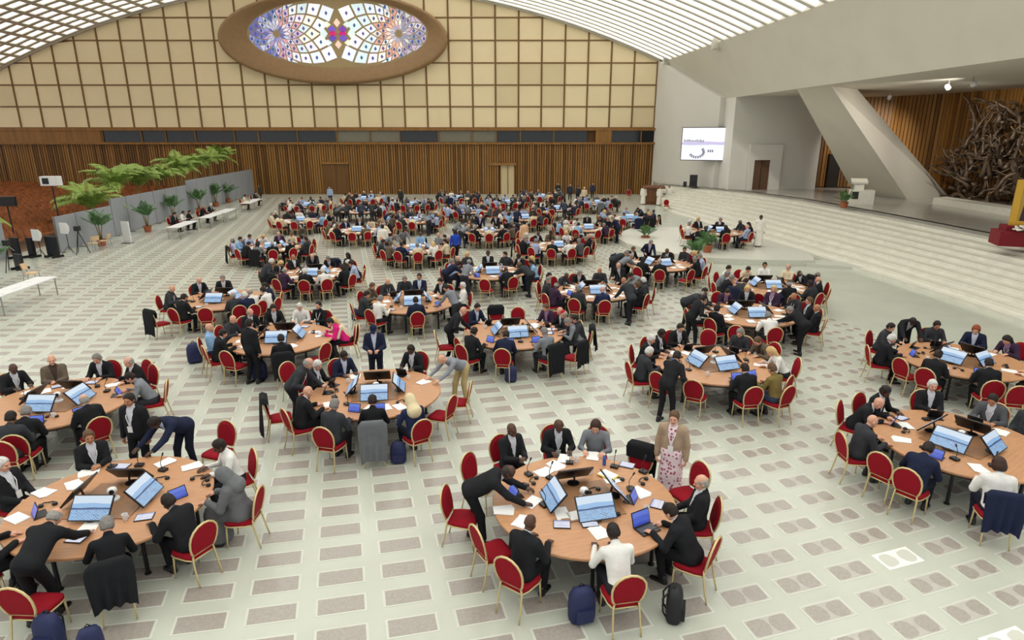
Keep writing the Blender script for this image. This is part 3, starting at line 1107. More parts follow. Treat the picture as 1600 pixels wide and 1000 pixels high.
TOP = {  # code: (jacket colour or None, shirt colour, trouser colour, words)
    'k': (srgb(34, 35, 38), srgb(204, 206, 212), srgb(30, 30, 33), 'black suit'),
    'n': (srgb(34, 40, 62), srgb(196, 204, 224), srgb(30, 33, 46), 'navy suit'),
    'g': (srgb(86, 88, 92), srgb(206, 208, 212), srgb(48, 48, 52), 'grey suit'),
    'd': (srgb(56, 58, 62), srgb(60, 60, 64), srgb(38, 38, 42), 'charcoal jacket'),
    'b': (srgb(104, 92, 78), srgb(70, 60, 52), srgb(54, 48, 44), 'brown-grey jacket'),
    'c': (srgb(168, 146, 122), srgb(222, 200, 206), srgb(150, 110, 116), 'beige cardigan and floral dress'),
    'j': (srgb(228, 226, 222), srgb(200, 200, 205), srgb(36, 38, 54), 'white jacket'),
    'p': (srgb(214, 36, 122), srgb(220, 80, 140), srgb(34, 32, 40), 'bright pink jacket'),
    'm': (srgb(62, 44, 66), srgb(150, 120, 150), srgb(36, 34, 42), 'dark purple jacket'),
    'K': (None, srgb(30, 31, 34), srgb(28, 28, 31), 'black shirt'),
    'W': (None, srgb(230, 229, 224), srgb(40, 40, 46), 'white shirt'),
    'L': (None, srgb(142, 182, 222), srgb(42, 48, 72), 'light blue shirt'),
    'V': (None, srgb(172, 184, 216), srgb(42, 46, 62), 'pale lilac-blue shirt'),
    'G': (None, srgb(128, 132, 138), srgb(52, 52, 58), 'grey sweater'),
    'T': (None, srgb(134, 138, 146), srgb(186, 164, 116), 'grey sweater, khaki trousers'),
    'C': (None, srgb(224, 208, 178), srgb(70, 62, 56), 'cream top'),
    'O': (None, srgb(124, 108, 62), srgb(56, 64, 84), 'olive brown jacket'),
    'N': (None, srgb(38, 46, 78), srgb(34, 36, 48), 'navy top'),
    'B': (None, srgb(40, 72, 178), srgb(32, 34, 44), 'royal blue shirt'),
    'H': ('robe', srgb(104, 106, 108), srgb(60, 60, 62), 'long grey habit'),
    'R': ('robe', srgb(236, 232, 220), srgb(220, 216, 205), 'long white robe'),
    'E': ('robe', srgb(222, 178, 140), srgb(190, 150, 120), 'long peach robe'),
    'X': ('robe', srgb(34, 34, 38), srgb(34, 34, 38), 'long black robe'),
}
HAIRC = {'s': ('short', srgb(36, 28, 24)), 'y': ('short', srgb(128, 124, 120)), 'w': ('short', srgb(206, 204, 200)), 'f': ('fringe', srgb(150, 146, 140)), 'F': ('fringe', srgb(52, 44, 40)), 'b': (None, None),
         'l': ('long', srgb(34, 26, 24)), 'o': ('long', srgb(206, 176, 122)), 'r': ('bob', srgb(140, 70, 38)), 'i': ('bob', srgb(58, 38, 30)), 'c': ('cap', srgb(30, 36, 66)), 'h': ('hood', srgb(112, 114, 116)), 'H': ('hood', srgb(222, 206, 166)), 'z': ('skullcap', srgb(176, 22, 40)), 'v': ('hood', srgb(226, 224, 220)), 'e': ('short', srgb(96, 72, 50))}
SKINC = {1: srgb(214, 162, 136), 2: srgb(178, 124, 92), 3: srgb(84, 58, 46)}
POSEW = {'S': 'standing', 'R': 'standing', 'B': 'bent forward', 'Q': 'leaning in'}


def clock(th):
    """th: angle clockwise from straight away from the camera"""
    q = int(round((math.degrees(th) % 360) / 30 * 4)) % 48
    h, m = q // 4, (q % 4) * 15
    nm = ['twelve', 'one', 'two', 'three', 'four', 'five', 'six', 'seven', 'eight', 'nine', 'ten', 'eleven']
    return {0: nm[h % 12] + ' hours', 15: 'quarter past ' + nm[h % 12], 30: 'half past ' + nm[h % 12], 45: 'quarter to ' + nm[(h + 1) % 12]}[m]


LABELS = set()
NPEOPLE = 0
PEOPLE_LIMIT = 300


def person(pose, loc, rz, top, hair='s', skin=1, label=None, group=None, lanyard=False):
    po = POSES[pose]
    jk, sh, tr, words = TOP[top]
    o = ob('person', po['body'], None, loc, rz, SKINC[skin])
    if jk == 'robe':
        ob('robe', po['robe'], o, color=sh)
    else:
        ob('shirt', po['shirt'], o, color=sh)
        if jk:
            ob('jacket', po['jacket'], o, color=jk)
        if top == 'c':
            ob('dress', po['robe_floral'], o)
        else:
            ob('trousers', po['trousers'], o, color=tr)
    for an in po['ankles']:
        ob('shoe', SHOE, o, loc=(an[0], an[1], 0.0))
    if lanyard and jk != 'robe':
        ob('badge', po['badge'], ob('lanyard', po['lanyard'], o))
    st_, hcx = HAIRC[hair]
    if st_:
        ob({'hood': 'head_covering', 'cap': 'cap', 'skullcap': 'skullcap'}.get(st_, 'hair'), HAIRM[st_], o, M=po['head'], color=hcx)
        if st_ == 'skullcap':
            ob('hair', HAIRM['fringe'], o, M=po['head'], color=srgb(150, 146, 140))
        if st_ == 'cap':
            ob('hair', HAIRM['fringe'], o, M=po['head'], color=srgb(60, 50, 44))
    return tag(o, label, 'person', group)


# ================================================================== FURNITURE (each built once, its parts shared by the copies)
# ------------------------------------------------------------------ banquet chair, facing +y
def back_y(z):
    return -.205 - (z - .46) * .2


outl = []
for z, x in ((.50, .155), (.56, .185), (.64, .205), (.74, .212)):
    outl.append((x, z))
for i in range(1, 8):
    a = math.pi * i / 8
    outl.append((.212 * math.cos(a), .74 + .215 * math.sin(a)))
outl += [(-x, z) for x, z in ((.212, .74), (.205, .64), (.185, .56), (.155, .50))]
mb = MB()
n = len(outl)
cen = (0, .70)
V = []
for k, (ins, dy) in enumerate(((.985, .0), (.99, -.022), (.8, -.034))):
    for x, z in outl:
        xx, zz = x * ins, cen[1] + (z - cen[1]) * ins
        V.append((xx, back_y(zz) + dy - .25 * xx * xx + .012, zz))
for x, z in outl:
    xx, zz = x * .8, cen[1] + (z - cen[1]) * .8
    V.append((xx, back_y(zz) + .03 - .25 * xx * xx, zz))
fs = [(r * n + i, (r + 1) * n + i, (r + 1) * n + (i + 1) % n, r * n + (i + 1) % n) for r in range(2) for i in range(n)]
fs += [tuple(range(2 * n, 3 * n)), tuple(range(3 * n, 4 * n))[::-1]] + [(i, (i + 1) % n, 3 * n + (i + 1) % n, 3 * n + i) for i in range(n)]
mb.add(V, fs)
CH_BACK = mb.mesh('backrest', M_red)
CH_BFR = MB().tube([(x * 1.06, back_y(z) - .006 - .25 * x * x, .70 + (z - .70) * 1.04) for x, z in outl], .0165, 6, closed=False).tube([(-.16, back_y(.5), .49), (.16, back_y(.5), .49)], .012, 5).mesh('back_frame', M_gold, True)
sp = [(-.17, -.2), (.17, -.2), (.205, -.1), (.225, .1), (.215, .18), (.17, .225), (-.17, .225), (-.215, .18), (-.225, .1), (-.205, -.1)]
mb = MB()
n = len(sp)
V = [(x * q, y * q, z) for q, z in ((1, .415), (1.02, .44), (.97, .468), (.7, .482)) for x, y in sp]
mb.add(V, [(r * n + i, r * n + (i + 1) % n, (r + 1) * n + (i + 1) % n, (r + 1) * n + i) for r in range(3) for i in range(n)] + [tuple(range(n))[::-1], tuple(range(3 * n, 4 * n))])
CH_SEAT = mb.mesh('seat', M_red, True)
CH_SFR = MB().tube([(x * 1.01, y * 1.01, .405) for x, y in sp], .013, 5, closed=True).mesh('seat_frame', M_gold, True)
CH_LEGS = []
for s in (-1, 1):
    CH_LEGS.append(MB().tube([(s * .16, back_y(.5), .50), (s * .175, -.215, .40), (s * .185, -.26, .16), (s * .19, -.30, 0)], [.015, .015, .014, .012], 5).mesh('leg', M_gold, True))
    CH_LEGS.append(MB().tube([(s * .19, .195, .41), (s * .195, .205, .2), (s * .2, .215, 0)], [.015, .014, .012], 5).mesh('leg', M_gold, True))


def chair(loc, rz, label, group):
    e = empty('banquet_chair', loc, rz)
    for nme, me in (('seat', CH_SEAT), ('backrest', CH_BACK), ('back_frame', CH_BFR), ('seat_frame', CH_SFR)):
        ob(nme, me, e)
    for me in CH_LEGS:
        ob('leg', me, e)
    return tag(e, label, 'chair', group)


# a coat hung over a chair back
def coat_mesh(fold, long_):
    mb = MB()
    nu, nv = 17, 22
    V = []
    for i in range(nu + 1):
        a = i / nu
        for j in range(nv + 1):
            b = j / nv - .5
            wid = .50 + .06 * (1 - abs(2 * a - .9))
            if a < .25:                                   # front of the back, short
                z = .98 - (0.25 - a) * 1.1
                y = -.235 + .02
            elif a < .35:
                t = (a - .25) / .1 * math.pi
                z = .98 + .03 * math.sin(t)
                y = -.255 - .055 * (1 - math.cos(t)) / 1.0
            else:
                t = (a - .35) / .65
                z = .98 - t * long_
                y = -.365 - .05 * t + fold * math.sin(b * 26 + t * 2) * t * .5
            x = b * wid
            rnd = -.09 * max(0, abs(b) - .36) / .14 if a > .2 else 0
            V.append((x, y + (.25 * (abs(b) ** 2) * .35 if a > .35 else 0), z + rnd))
    fs = [(i * (nv + 1) + j, (i + 1) * (nv + 1) + j, (i + 1) * (nv + 1) + j + 1, i * (nv + 1) + j + 1) for i in range(nu) for j in range(nv)]
    n0 = len(V)
    V2 = [(x * .96, y + .014, z - .004) for x, y, z in V]
    mb.add(V + V2, fs + [tuple(q + n0 for q in f[::-1]) for f in fs])
    return mb.mesh('draped_coat', FAB, True)


COATS = [coat_mesh(.05, .78), coat_mesh(.07, .62)]


def coat(loc, rz, colour, word, where, k=0):
    o = ob('draped_coat', COATS[k % 2], None, loc, rz, colour)
    return tag(o, f'{word} coat hung on the chair at {where}', 'coat', 'coats on chair backs')


# bags
def bag(loc, rz, m, label, s=1.0):
    e = empty('backpack', loc, rz)
    mb = MB()
    n = 12
    prof = []
    for k, (w_, d_, z) in enumerate(((.13, .07, 0), (.155, .095, .04), (.16, .10, .2), (.15, .095, .34), (.11, .07, .42), (.04, .03, .45))):
        for i in range(n):
            a = 2 * math.pi * i / n
            c, q = math.cos(a), math.sin(a)
            prof.append((s * w_ * math.copysign(abs(c) ** .6, c), s * d_ * math.copysign(abs(q) ** .6, q), s * z))
    mb.add(prof, [(r * n + i, r * n + (i + 1) % n, (r + 1) * n + (i + 1) % n, (r + 1) * n + i) for r in range(5) for i in range(n)] + [tuple(range(n))[::-1], tuple(range(5 * n, 6 * n))])
    ob('bag_body', mb.mesh('bag_body', m, True), e)
    mb = MB().box((0, -.105 * s, .13 * s), (.2 * s, .05 * s, .16 * s))
    ob('front_pocket', mb.mesh('front_pocket', m), e)
    for x in (-.07, .07):
        ob('strap', MB().tube([(x * s, .08 * s, .40 * s), (x * s, .14 * s, .3 * s), (x * s, .13 * s, .12 * s), (x * s, .09 * s, .05 * s)], .012 * s, 5).mesh('strap', M_black, True), e)
    ob('grab_handle', MB().tube([(-.04 * s, .02 * s, .44 * s), (0, .02 * s, .49 * s), (.04 * s, .02 * s, .44 * s)], .01 * s, 5).mesh('grab_handle', M_black, True), e)
    return tag(e, label, 'bag', 'bags on the floor')


# ------------------------------------------------------------------ round table
TR = 1.42
TB_TOP = MB().lathe([(TR - .012, .705), (TR, .712), (TR, .742), (TR - .01, .75), (.0001, .75)], 56).mesh('tabletop', M_table)
TB_APR = MB().lathe([(TR - .16, .62), (TR - .14, .62), (TR - .14, .705), (TR - .16, .705)], 40).mesh('apron', M_tabled)
TB_LEG = MB().tube([(0, 0, 0), (0, 0, .70)], .03, 8).lathe([(.05, 0), (.05, .02), (.03, .03)], 8).mesh('leg', M_black)
TB_TRAY = MB().box((0, 0, .756), (1.0, 1.0, .012)).mesh('centre_inlay', mat('table_centre', srgb(150, 110, 78), .4, var=.1, scale=6))

MON_W, MON_H = .56, .35
Mt = Matrix.Rotation(R(-42), 4, 'X')          # leans back; picture faces -y
mb = MB()
mb.box((0, 0, .18), (MON_W + .03, .025, MON_H + .03), M=Mt)
MO_CASE = mb.mesh('monitor_case', M_black)
P = [Mt @ Vector((x, -.0135, z)) + Vector((0, 0, .18)) for x, z in ((-MON_W / 2, -MON_H / 2), (MON_W / 2, -MON_H / 2), (MON_W / 2, MON_H / 2), (-MON_W / 2, MON_H / 2))]
MO_SCR = MB().add(P, [(0, 1, 2, 3)]).mesh('picture', M_screen)
uvquad(MO_SCR)
MO_ST = MB().tube([(0, .02, 0), (0, .05, .1), (0, .03, .18)], .018, 6).lathe([(.1, 0), (.1, .012), (.03, .018)], 14).mesh('monitor_stand', M_black, False)
# tablet in a folding stand and laptop: picture faces -y
Mt2 = Matrix.Rotation(R(-24), 4, 'X')
TA_CASE = MB().box((0, 0, .085), (.265, .012, .185), M=Mt2).box((0, .06, .005), (.24, .16, .008)).mesh('tablet_case', M_black)
P = [Mt2 @ Vector((x, -.0072, z)) + Vector((0, 0, .085)) for x, z in ((-.12, -.08), (.12, -.08), (.12, .08), (-.12, .08))]
TA_SCR = [MB().add(P, [(0, 1, 2, 3)]).mesh('picture', m) for m in (M_tab, M_tabw)]
for m in TA_SCR:
    uvquad(m)
TF_CASE = MB().box((0, 0, .008), (.25, .19, .012)).mesh('tablet_case', M_black)
TF_SCR = MB().add([(-.115, -.085, .0152), (.115, -.085, .0152), (.115, .085, .0152), (-.115, .085, .0152)], [(0, 1, 2, 3)]).mesh('picture', M_tabw)
uvquad(TF_SCR)
LP_CASE = MB().box((0, -.1, .009), (.32, .22, .016)).box((0, .05, .115), (.32, .012, .22), M=Matrix.Rotation(R(-18), 4, 'X')).mesh('laptop_case', M_black)
Ml = Matrix.Rotation(R(-18), 4, 'X')
P = [Ml @ Vector((x, -.0075, z)) + Vector((0, .05, .115)) for x, z in ((-.15, -.098), (.15, -.098), (.15, .098), (-.15, .098))]
LP_SCR = MB().add(P, [(0, 1, 2, 3)]).mesh('picture', M_tab)
uvquad(LP_SCR)
LP_KEY = MB().box((0, -.09, .019), (.28, .12, .004)).mesh('keyboard', mat('keys', srgb(70, 72, 76), .5))
PAPERS = []
for k in range(3):
    mb = MB()
    for q in range(3):
        mb.box((.012 * q * (k - 1), .01 * q, .003 + .003 * q), (.21, .297, .0028), rz=.12 * q * (k - 1))
    PAPERS.append(mb.mesh('paper_sheets', M_paper))
MIC = [MB().box((0, 0, .02), (.13, .1, .04)).mesh('base', M_black), MB().tube([(0, .02, .04), (0, .03, .16), (0, -.03, .27)], .006, 5).mesh('gooseneck', M_black), MB().tube([(0, -.028, .265), (0, -.055, .31)], .014, 6).mesh('microphone_head', M_black)]
CAMR = [MB().lathe([(.09, 0), (.09, .03), (.05, .05), (.045, .1)], 16).mesh('base', M_whitep), MB().lathe([(.02, -.06), (.06, -.035), (.075, 0), (.06, .04), (.02, .06)], 14, c=(0, 0, .16)).mesh('camera_head', M_whitep, True), MB().tube([(0, -.05, .17), (0, -.09, .175)], .035, 10).mesh('lens', M_black)]
CUP = [MB().lathe([(.03, 0), (.038, .05), (.042, .1), (.038, .1), (.03, .012)], 12).mesh('cup_body', M_whitep), MB().tube([(.038, 0, .075), (.062, 0, .06), (.038, 0, .03)], .006, 5).mesh('cup_handle', M_whitep)]
HEADSET = [MB().tube([(.09 * math.cos(a), .09 * math.sin(a), .02 + .01 * math.sin(a * 3)) for a in [i * math.pi / 8 for i in range(9)]], .009, 5).mesh('headband', M_black), MB().lathe([(.035, 0), (.04, .02), (.03, .04)], 10, c=(.09, 0, 0)).mesh('earpiece', M_black), MB().lathe([(.035, 0), (.04, .02), (.03, .04)], 10, c=(-.09, 0, 0)).mesh('earpiece', M_black)]
BOTTLE = [MB().lathe([(.03, 0), (.032, .01), (.032, .13), (.014, .17), (.014, .19)], 12).mesh('bottle_body', mat('blue_bottle', srgb(60, 90, 170), .2)), MB().lathe([(.016, .188), (.016, .21), (.012, .212)], 10).mesh('bottle_cap', M_whitep)]


def thing(name, parts, loc, rz, label, cat, group=None):
    e = empty(name, loc, rz)
    made = {}
    on = {'picture': ('monitor_case', 'tablet_case', 'laptop_case'), 'keyboard': ('laptop_case',), 'lens': ('camera_head',), 'microphone_head': ('gooseneck',), 'cup_handle': ('cup_body',), 'bottle_cap': ('bottle_body',)}
    for nme, me in parts:
        host = next((made[h] for h in on.get(nme, ()) if h in made), e)
        made[nme] = ob(nme, me, host)
    return tag(e, label, cat, group)


USED = {}


def uniq(base):
    """second and later things that read the same get their order round the table"""
    k = USED.get(base, 0)
    USED[base] = k + 1
    return base if k == 0 else base + ', ' + ['second', 'third', 'fourth', 'fifth', 'sixth', 'seventh'][min(k - 1, 5)] + ' one clockwise'


ITEMG = 'things lying on the tables'
NPAPER, FARP = [0], MB()


def at_clock(c, p):
    return clock(math.atan2(p[0] - c[0], p[1] - c[1]))


def facing(p, c):
    """rotation that turns local +y from p towards c"""
    return math.atan2(-(c[0] - p[0]), c[1] - p[1])


def put_item(kind, p, rz, c, tn, zt=.75):
    loc = (p[0], p[1], zt)
    h = at_clock(c, p)
    if kind == 'tablet':
        return thing('tablet_computer', [('tablet_case', TA_CASE), ('picture', TA_SCR[0])], loc, rz, uniq(f'small tablet with blue picture propped at {h} on {tn}'), 'tablet', ITEMG)
    if kind == 'tabletw':
        return thing('tablet_computer', [('tablet_case', TF_CASE), ('picture', TF_SCR)], loc, rz, uniq(f'tablet with white document lying flat at {h} on {tn}'), 'tablet', ITEMG)
    if kind == 'laptop':
        return thing('laptop', [('laptop_case', LP_CASE), ('picture', LP_SCR), ('keyboard', LP_KEY)], loc, rz, uniq(f'open black laptop with blue screen at {h} on {tn}'), 'laptop', ITEMG)
    if kind == 'paper':
        NPAPER[0] += 1
        if NPAPER[0] > 285:
            for q in range(2):
                FARP.box((p[0] + .012 * q, p[1], zt + .003 + .003 * q), (.21, .297, .0028), rz=rz + .12 * q)
            return None
        return tag(ob('paper_sheets', PAPERS[hash((round(p[0], 1), round(p[1], 1))) % 3], None, loc, rz), uniq(f'white paper sheets lying at {h} on {tn}'), 'papers', ITEMG)
    if kind == 'mic':
        return thing('table_microphone', list(zip(('base', 'gooseneck', 'microphone_head'), MIC)), loc, rz, uniq(f'black gooseneck microphone at {h} on {tn}'), 'microphone', ITEMG)
    if kind == 'headset':
        return thing('headset', list(zip(('headband', 'earpiece', 'earpiece'), HEADSET)), loc, rz, uniq(f'black headset lying at {h} on {tn}'), 'headset', ITEMG)
    if kind == 'cup':
        return thing('cup', list(zip(('cup_body', 'cup_handle'), CUP)), loc, rz, uniq(f'white cup at {h} on {tn}'), 'cup', ITEMG)
    if kind == 'bottle':
        return thing('bottle', list(zip(('bottle_body', 'bottle_cap'), BOTTLE)), loc, rz, uniq(f'blue bottle with white cap at {h} on {tn}'), 'bottle', ITEMG)


# ================================================================== THE ROUND TABLES AND WHO SITS THERE
PEOPLE, CHAIRS = [], []       # gathered first, so that the nearest 300 become single objects
TABLES = []


def add_table(tn, c, phi=0.0, zt=0.0, near=2, short=None):
    tn_ = tn
    e = thing('round_table', [('tabletop', TB_TOP), ('apron', TB_APR), ('centre_inlay', TB_TRAY)], (c[0], c[1], zt), phi, ('round wooden conference table, the ' if near else 'round wooden conference table, ') + tn, 'table', 'round conference tables')
    for a in range(6):
        ob('leg', TB_LEG, e, (1.12 * math.cos(a * math.pi / 3 + .3), 1.12 * math.sin(a * math.pi / 3 + .3), 0))
    words = ['front', 'right-hand', 'rear', 'left-hand']
    for k in range(4 if near else 2):
        kk = k if near else (0, 1)[k]
        a = phi + kk * math.pi / 2
        p = Vector((c[0], c[1], .762 + zt)) + Vector((math.sin(a), -math.cos(a), 0)) * .5
        thing('monitor', [('monitor_case', MO_CASE), ('picture', MO_SCR), ('monitor_stand', MO_ST)], p, a, f'{words[kk]} black monitor at the middle of {tn}', 'monitor', 'monitors on the round tables')
    if near:
        thing('conference_camera', list(zip(('base', 'camera_head', 'lens'), CAMR)), (c[0], c[1], .762 + zt), .4, f'white camera device in the middle of {tn}', 'camera')
    TABLES.append((tn, c))
    return c


def seat_from_px(c, px, py, pose):
    hc = POSES[pose]['hc']
    h = at(px, py, hc[2])[:2]
    d = h - np.array(c)
    r = np.linalg.norm(d)
    u = d / r
    if POSES[pose]['seated']:
        rr = min(max(r + hc[1], 1.72), 1.95)
    else:
        rr = min(max(r + hc[1], 1.62), 2.6)
    p = np.array(c) + u * rr
    return p, facing(p, c)


def add_people(tn, c, rows, chairs=(), zt=0.0, items=True):
    c = np.array(c[:2])
    rd = random.Random(int(c[0] * 13 + c[1] * 7))
    occ = []
    for row in rows:
        px, py, pose, top, hair, skin = row[:6]
        p, rz = seat_from_px(c, px, py, pose)
        if len(row) > 6 and 'face' in row[6]:
            rz += R(row[6]['face'])
        h = at_clock(c, p)
        PEOPLE.append((p, zt, rz, pose, top, hair, skin, f'person in {TOP[top][3]} {"seated" if POSES[pose]["seated"] else POSEW[pose]} at {h}, {tn}', c))
        ex = row[6] if len(row) > 6 else {}
        if POSES[pose]['seated']:
            u = (p - c) / np.linalg.norm(p - c)
            q = p + u * .02
            CHAIRS.append((q, zt, rz, f'red chair under the person at {h}, {tn}', c))
            occ.append(p)
            if 'coat' in ex:
                coat((q[0], q[1], zt), rz, ex['coat'], ex.get('word', 'black'), f'{h}, {tn}', len(CHAIRS))
        if items and 'noitem' not in ex:
            u = (p - c) / np.linalg.norm(p - c)
            t = np.array([-u[1], u[0]])
            k = rd.random()
            q = c + u * rd.uniform(1.02, 1.15) + t * rd.uniform(-.1, .1)
            if k < .45:
                put_item('tablet', q, rz, c, tn, .752 + zt)
            elif k < .6:
                put_item('tabletw', q, rz, c, tn, .752 + zt)
            elif k < .95:
                put_item('paper', q, rz + rd.uniform(-.4, .4), c, tn, .752 + zt)
            q = c + u * rd.uniform(.82, .9) + t * rd.uniform(.2, .32)
            if np.linalg.norm(q - c) > .74:
                put_item(rd.choice(['mic', 'headset', 'paper', 'mic', 'headset', 'cup']), q, rz + rd.uniform(-.5, .5), c, tn, .752 + zt)
    for row in chairs:
        px, py = row[:2]
        ex = row[2] if len(row) > 2 else {}
        b = at(px, py, .72 + zt)[:2]
        d = b - c
        r = np.linalg.norm(d)
        u = d / r
        rr = min(max(r - .25, 1.6), 2.7)
        q = c + u * rr
        if any(np.linalg.norm(q - o_) < .42 for o_ in occ):
            continue
        rz = facing(q, c) + R(ex.get('face', rd.uniform(-10, 10)))
        h = at_clock(c, q)
        CHAIRS.append((q, zt, rz, f'empty red chair at {h}, {tn}', c))
        if 'coat' in ex:
            coat((q[0], q[1], zt), rz, ex['coat'], ex.get('word', 'black'), f'{h}, {tn}', len(CHAIRS))


BK = srgb(32, 33, 36)
GY = srgb(104, 106, 110)
NV = srgb(34, 40, 64)
T2 = add_table('nearest middle table', at(912, 782, .75), R(9))
add_people('nearest middle table', T2, [
    (799, 671, 'u', 'k', 'b', 3), (870, 659, 'w', 'k', 'F', 3), (932, 661, 'w', 'G', 'i', 1), (1069, 751, 'a', 'k', 'f', 1),
    (1047, 799, 'h', 'k', 's', 1), (944, 806, 'h', 'W', 's', 3), (841, 806, 'w', 'k', 'b', 3),
    (795, 738, 'B', 'k', 'F', 3, dict(noitem=1))],
    [(698, 785, dict(face=-12)), (768, 837), (734, 729), (1003, 716, dict(coat=BK)), (1106, 790), (764, 697), (1094, 745)], items=False)
for k, px, py, rz in (('tablet', 802, 775, R(-70)), ('paper', 788, 798, R(80)), ('laptop', 1004, 822, R(25)), ('tablet', 990, 782, R(60)), ('tabletw', 1027, 788, R(60)), ('tabletw', 878, 820, R(-8)), ('tabletw', 921, 818, R(4)),
                      ('paper', 831, 785, R(-40)), ('paper', 849, 737, R(-60)), ('tabletw', 980, 727, R(150)), ('bottle', 944, 726, 0), ('headset', 1007, 753, 1), ('paper', 955, 748, .4), ('paper', 882, 716, 2.8), ('mic', 826, 742, R(120)), ('headset', 928, 768, .5),
                      ('mic', 890, 724, R(170)), ('headset', 965, 752, .3), ('mic', 960, 730, R(150)), ('paper', 925, 712, 3.0), ('cup', 922, 741, 0), ('paper', 878, 803, .1), ('headset', 836, 752, 1.2), ('paper', 905, 806, 1.6), ('mic', 985, 765, R(90)), ('mic', 860, 748, R(130)), ('paper', 1000, 770, .4), ('cup', 1010, 800, 1), ('headset', 960, 800, 2), ('mic', 850, 790, R(-60)), ('paper', 935, 832, .3), ('paper', 815, 815, -.6), ('headset', 815, 760, 0), ('cup', 900, 722, 0), ('paper', 868, 728, .5), ('mic', 1005, 738, R(130))):
    put_item(k, at(px, py, .755)[:2], rz, T2, 'nearest middle table', .752)
tag(ob('yellow_folder', MB().box((0, 0, .006), (.22, .3, .012)).box((.01, .01, .014), (.2, .28, .004), 1).mesh('yellow_folder', [mat('yellow_card', srgb(226, 196, 70), .6), M_paper]), None, (*at(950, 744, .755)[:2], .768), .7), 'yellow folder lying on the far right of the nearest middle table', 'folder')
q = at(1050, 772)
PEOPLE.append((at(1054, 655, 1.56)[:2], 0, R(150), 'S', 'c', 'e', 1, 'person in beige cardigan and floral dress standing beside the nearest middle table', T2))
bag((*at(908, 968)[:2], 0), .2, M_blue, 'blue backpack on the floor between two near chairs of the nearest middle table', 1.15)
bag((*at(1052, 965)[:2], 0), 1.2, M_blackb, 'black backpack under the lower right chair of the nearest middle table', 1.1)

T1 = add_table('bottom left table', at(178, 782, .75), R(-4))
add_people('bottom left table', T1, [
    (143, 690, 'u', 'k', 'e', 2), (342, 697, 'w', 'W', 's', 3), (352, 742, 'w', 'H', 'h', 1), (263, 784, 'h', 'k', 's', 3),
    (168, 812, 'h', 'K', 'y', 1, dict(coat=BK)), (88, 806, 'B', 'k', 'f', 1, dict(noitem=1)), (4, 805, 'w', 'k', 'b', 1), (4, 726, 'a', 'k', 'w', 1), (257, 662, 'B', 'n', 's', 3, dict(face=-25, noitem=1))],
    [(352, 677), (401, 721), (30, 940), (400, 790)], items=False)
PEOPLE.append((at(205, 622, 1.62)[:2], 0, R(172), 'S', 'k', 's', 2, 'person in black suit and white shirt standing between the two left tables', T1))
for k, px, py, rz in (('tabletw', 226, 808, R(10)), ('tablet', 279, 778, R(45)), ('tabletw', 120, 842, R(-10)), ('paper', 138, 739, R(-60)), ('paper', 70, 769, R(70)), ('paper', 27, 810, R(60)), ('headset', 252, 750, .4), ('mic', 176, 730, R(175)), ('mic', 218, 728, R(180)),
                      ('paper', 258, 722, R(150)), ('paper', 300, 728, R(130)), ('headset', 310, 748, .2), ('paper', 140, 824, .2), ('headset', 75, 790, .3), ('mic', 255, 735, R(160)), ('tabletw', 190, 729, 3), ('paper', 118, 757, .9), ('cup', 196, 812, 0), ('tablet', 56, 806, R(-50)), ('headset', 325, 755, 2)):
    put_item(k, at(px, py, .755)[:2], rz, T1, 'bottom left table', .752)
bag((*at(82, 1010)[:2], 0), -.2, M_blue, 'blue backpack behind the lowest left chair of the bottom left table', 1.1)
bag((*at(146, 1022)[:2], 0), .5, M_blue, 'blue bag lying beside the black coat of the bottom left table', .9)

T4 = add_table('left edge table', at(92, 628, .75), R(-6))
add_people('left edge table', T4, [
    (15, 574, 'w', 'k', 'b', 3), (81, 566, 'u', 'b', 'b', 1), (150, 561, 'w', 'k', 'y', 1), (192, 568, 'w', 'k', 'f', 1), (203, 590, 'h', 'G', 's', 1),
    (126, 622, 'w', 'k', 'f', 1), (45, 641, 'h', 'k', 'y', 1), (5, 662, 'w', 'd', 's', 2)],
    [(228, 577), (243, 592), (245, 613), (155, 669), (44, 700)])
T5 = add_table('table of the cap', at(588, 612, .75), R(3))
add_people('table of the cap', T5, [
    (642, 546, 'w', 'k', 's', 3), (688, 560, 'B', 'T', 'b', 1, dict(face=10)), (482, 568, 'Q', 'd', 'f', 1), (508, 572, 'w', 'k', 'w', 1), (538, 556, 'w', 'n', 's', 3),
    (481, 612, 'w', 'k', 'b', 1), (512, 641, 'w', 'd', 'y', 1), (582, 626, 'w', 'K', 's', 1, dict(coat=GY, word='grey')), (658, 638, 'w', 'N', 'H', 1)],
    [(416, 636, dict(coat=BK)), (450, 657), (701, 633), (733, 610), (448, 582)])
PEOPLE.append((at(584, 512, 1.6)[:2], 0, R(182), 'R', 'n', 'c', 1, 'person in navy suit and cap standing with hands held in front', T5))
bag((*at(623, 722)[:2], 0), 0, M_blue, 'blue backpack beside the grey coat at the table of the cap', 1.0)

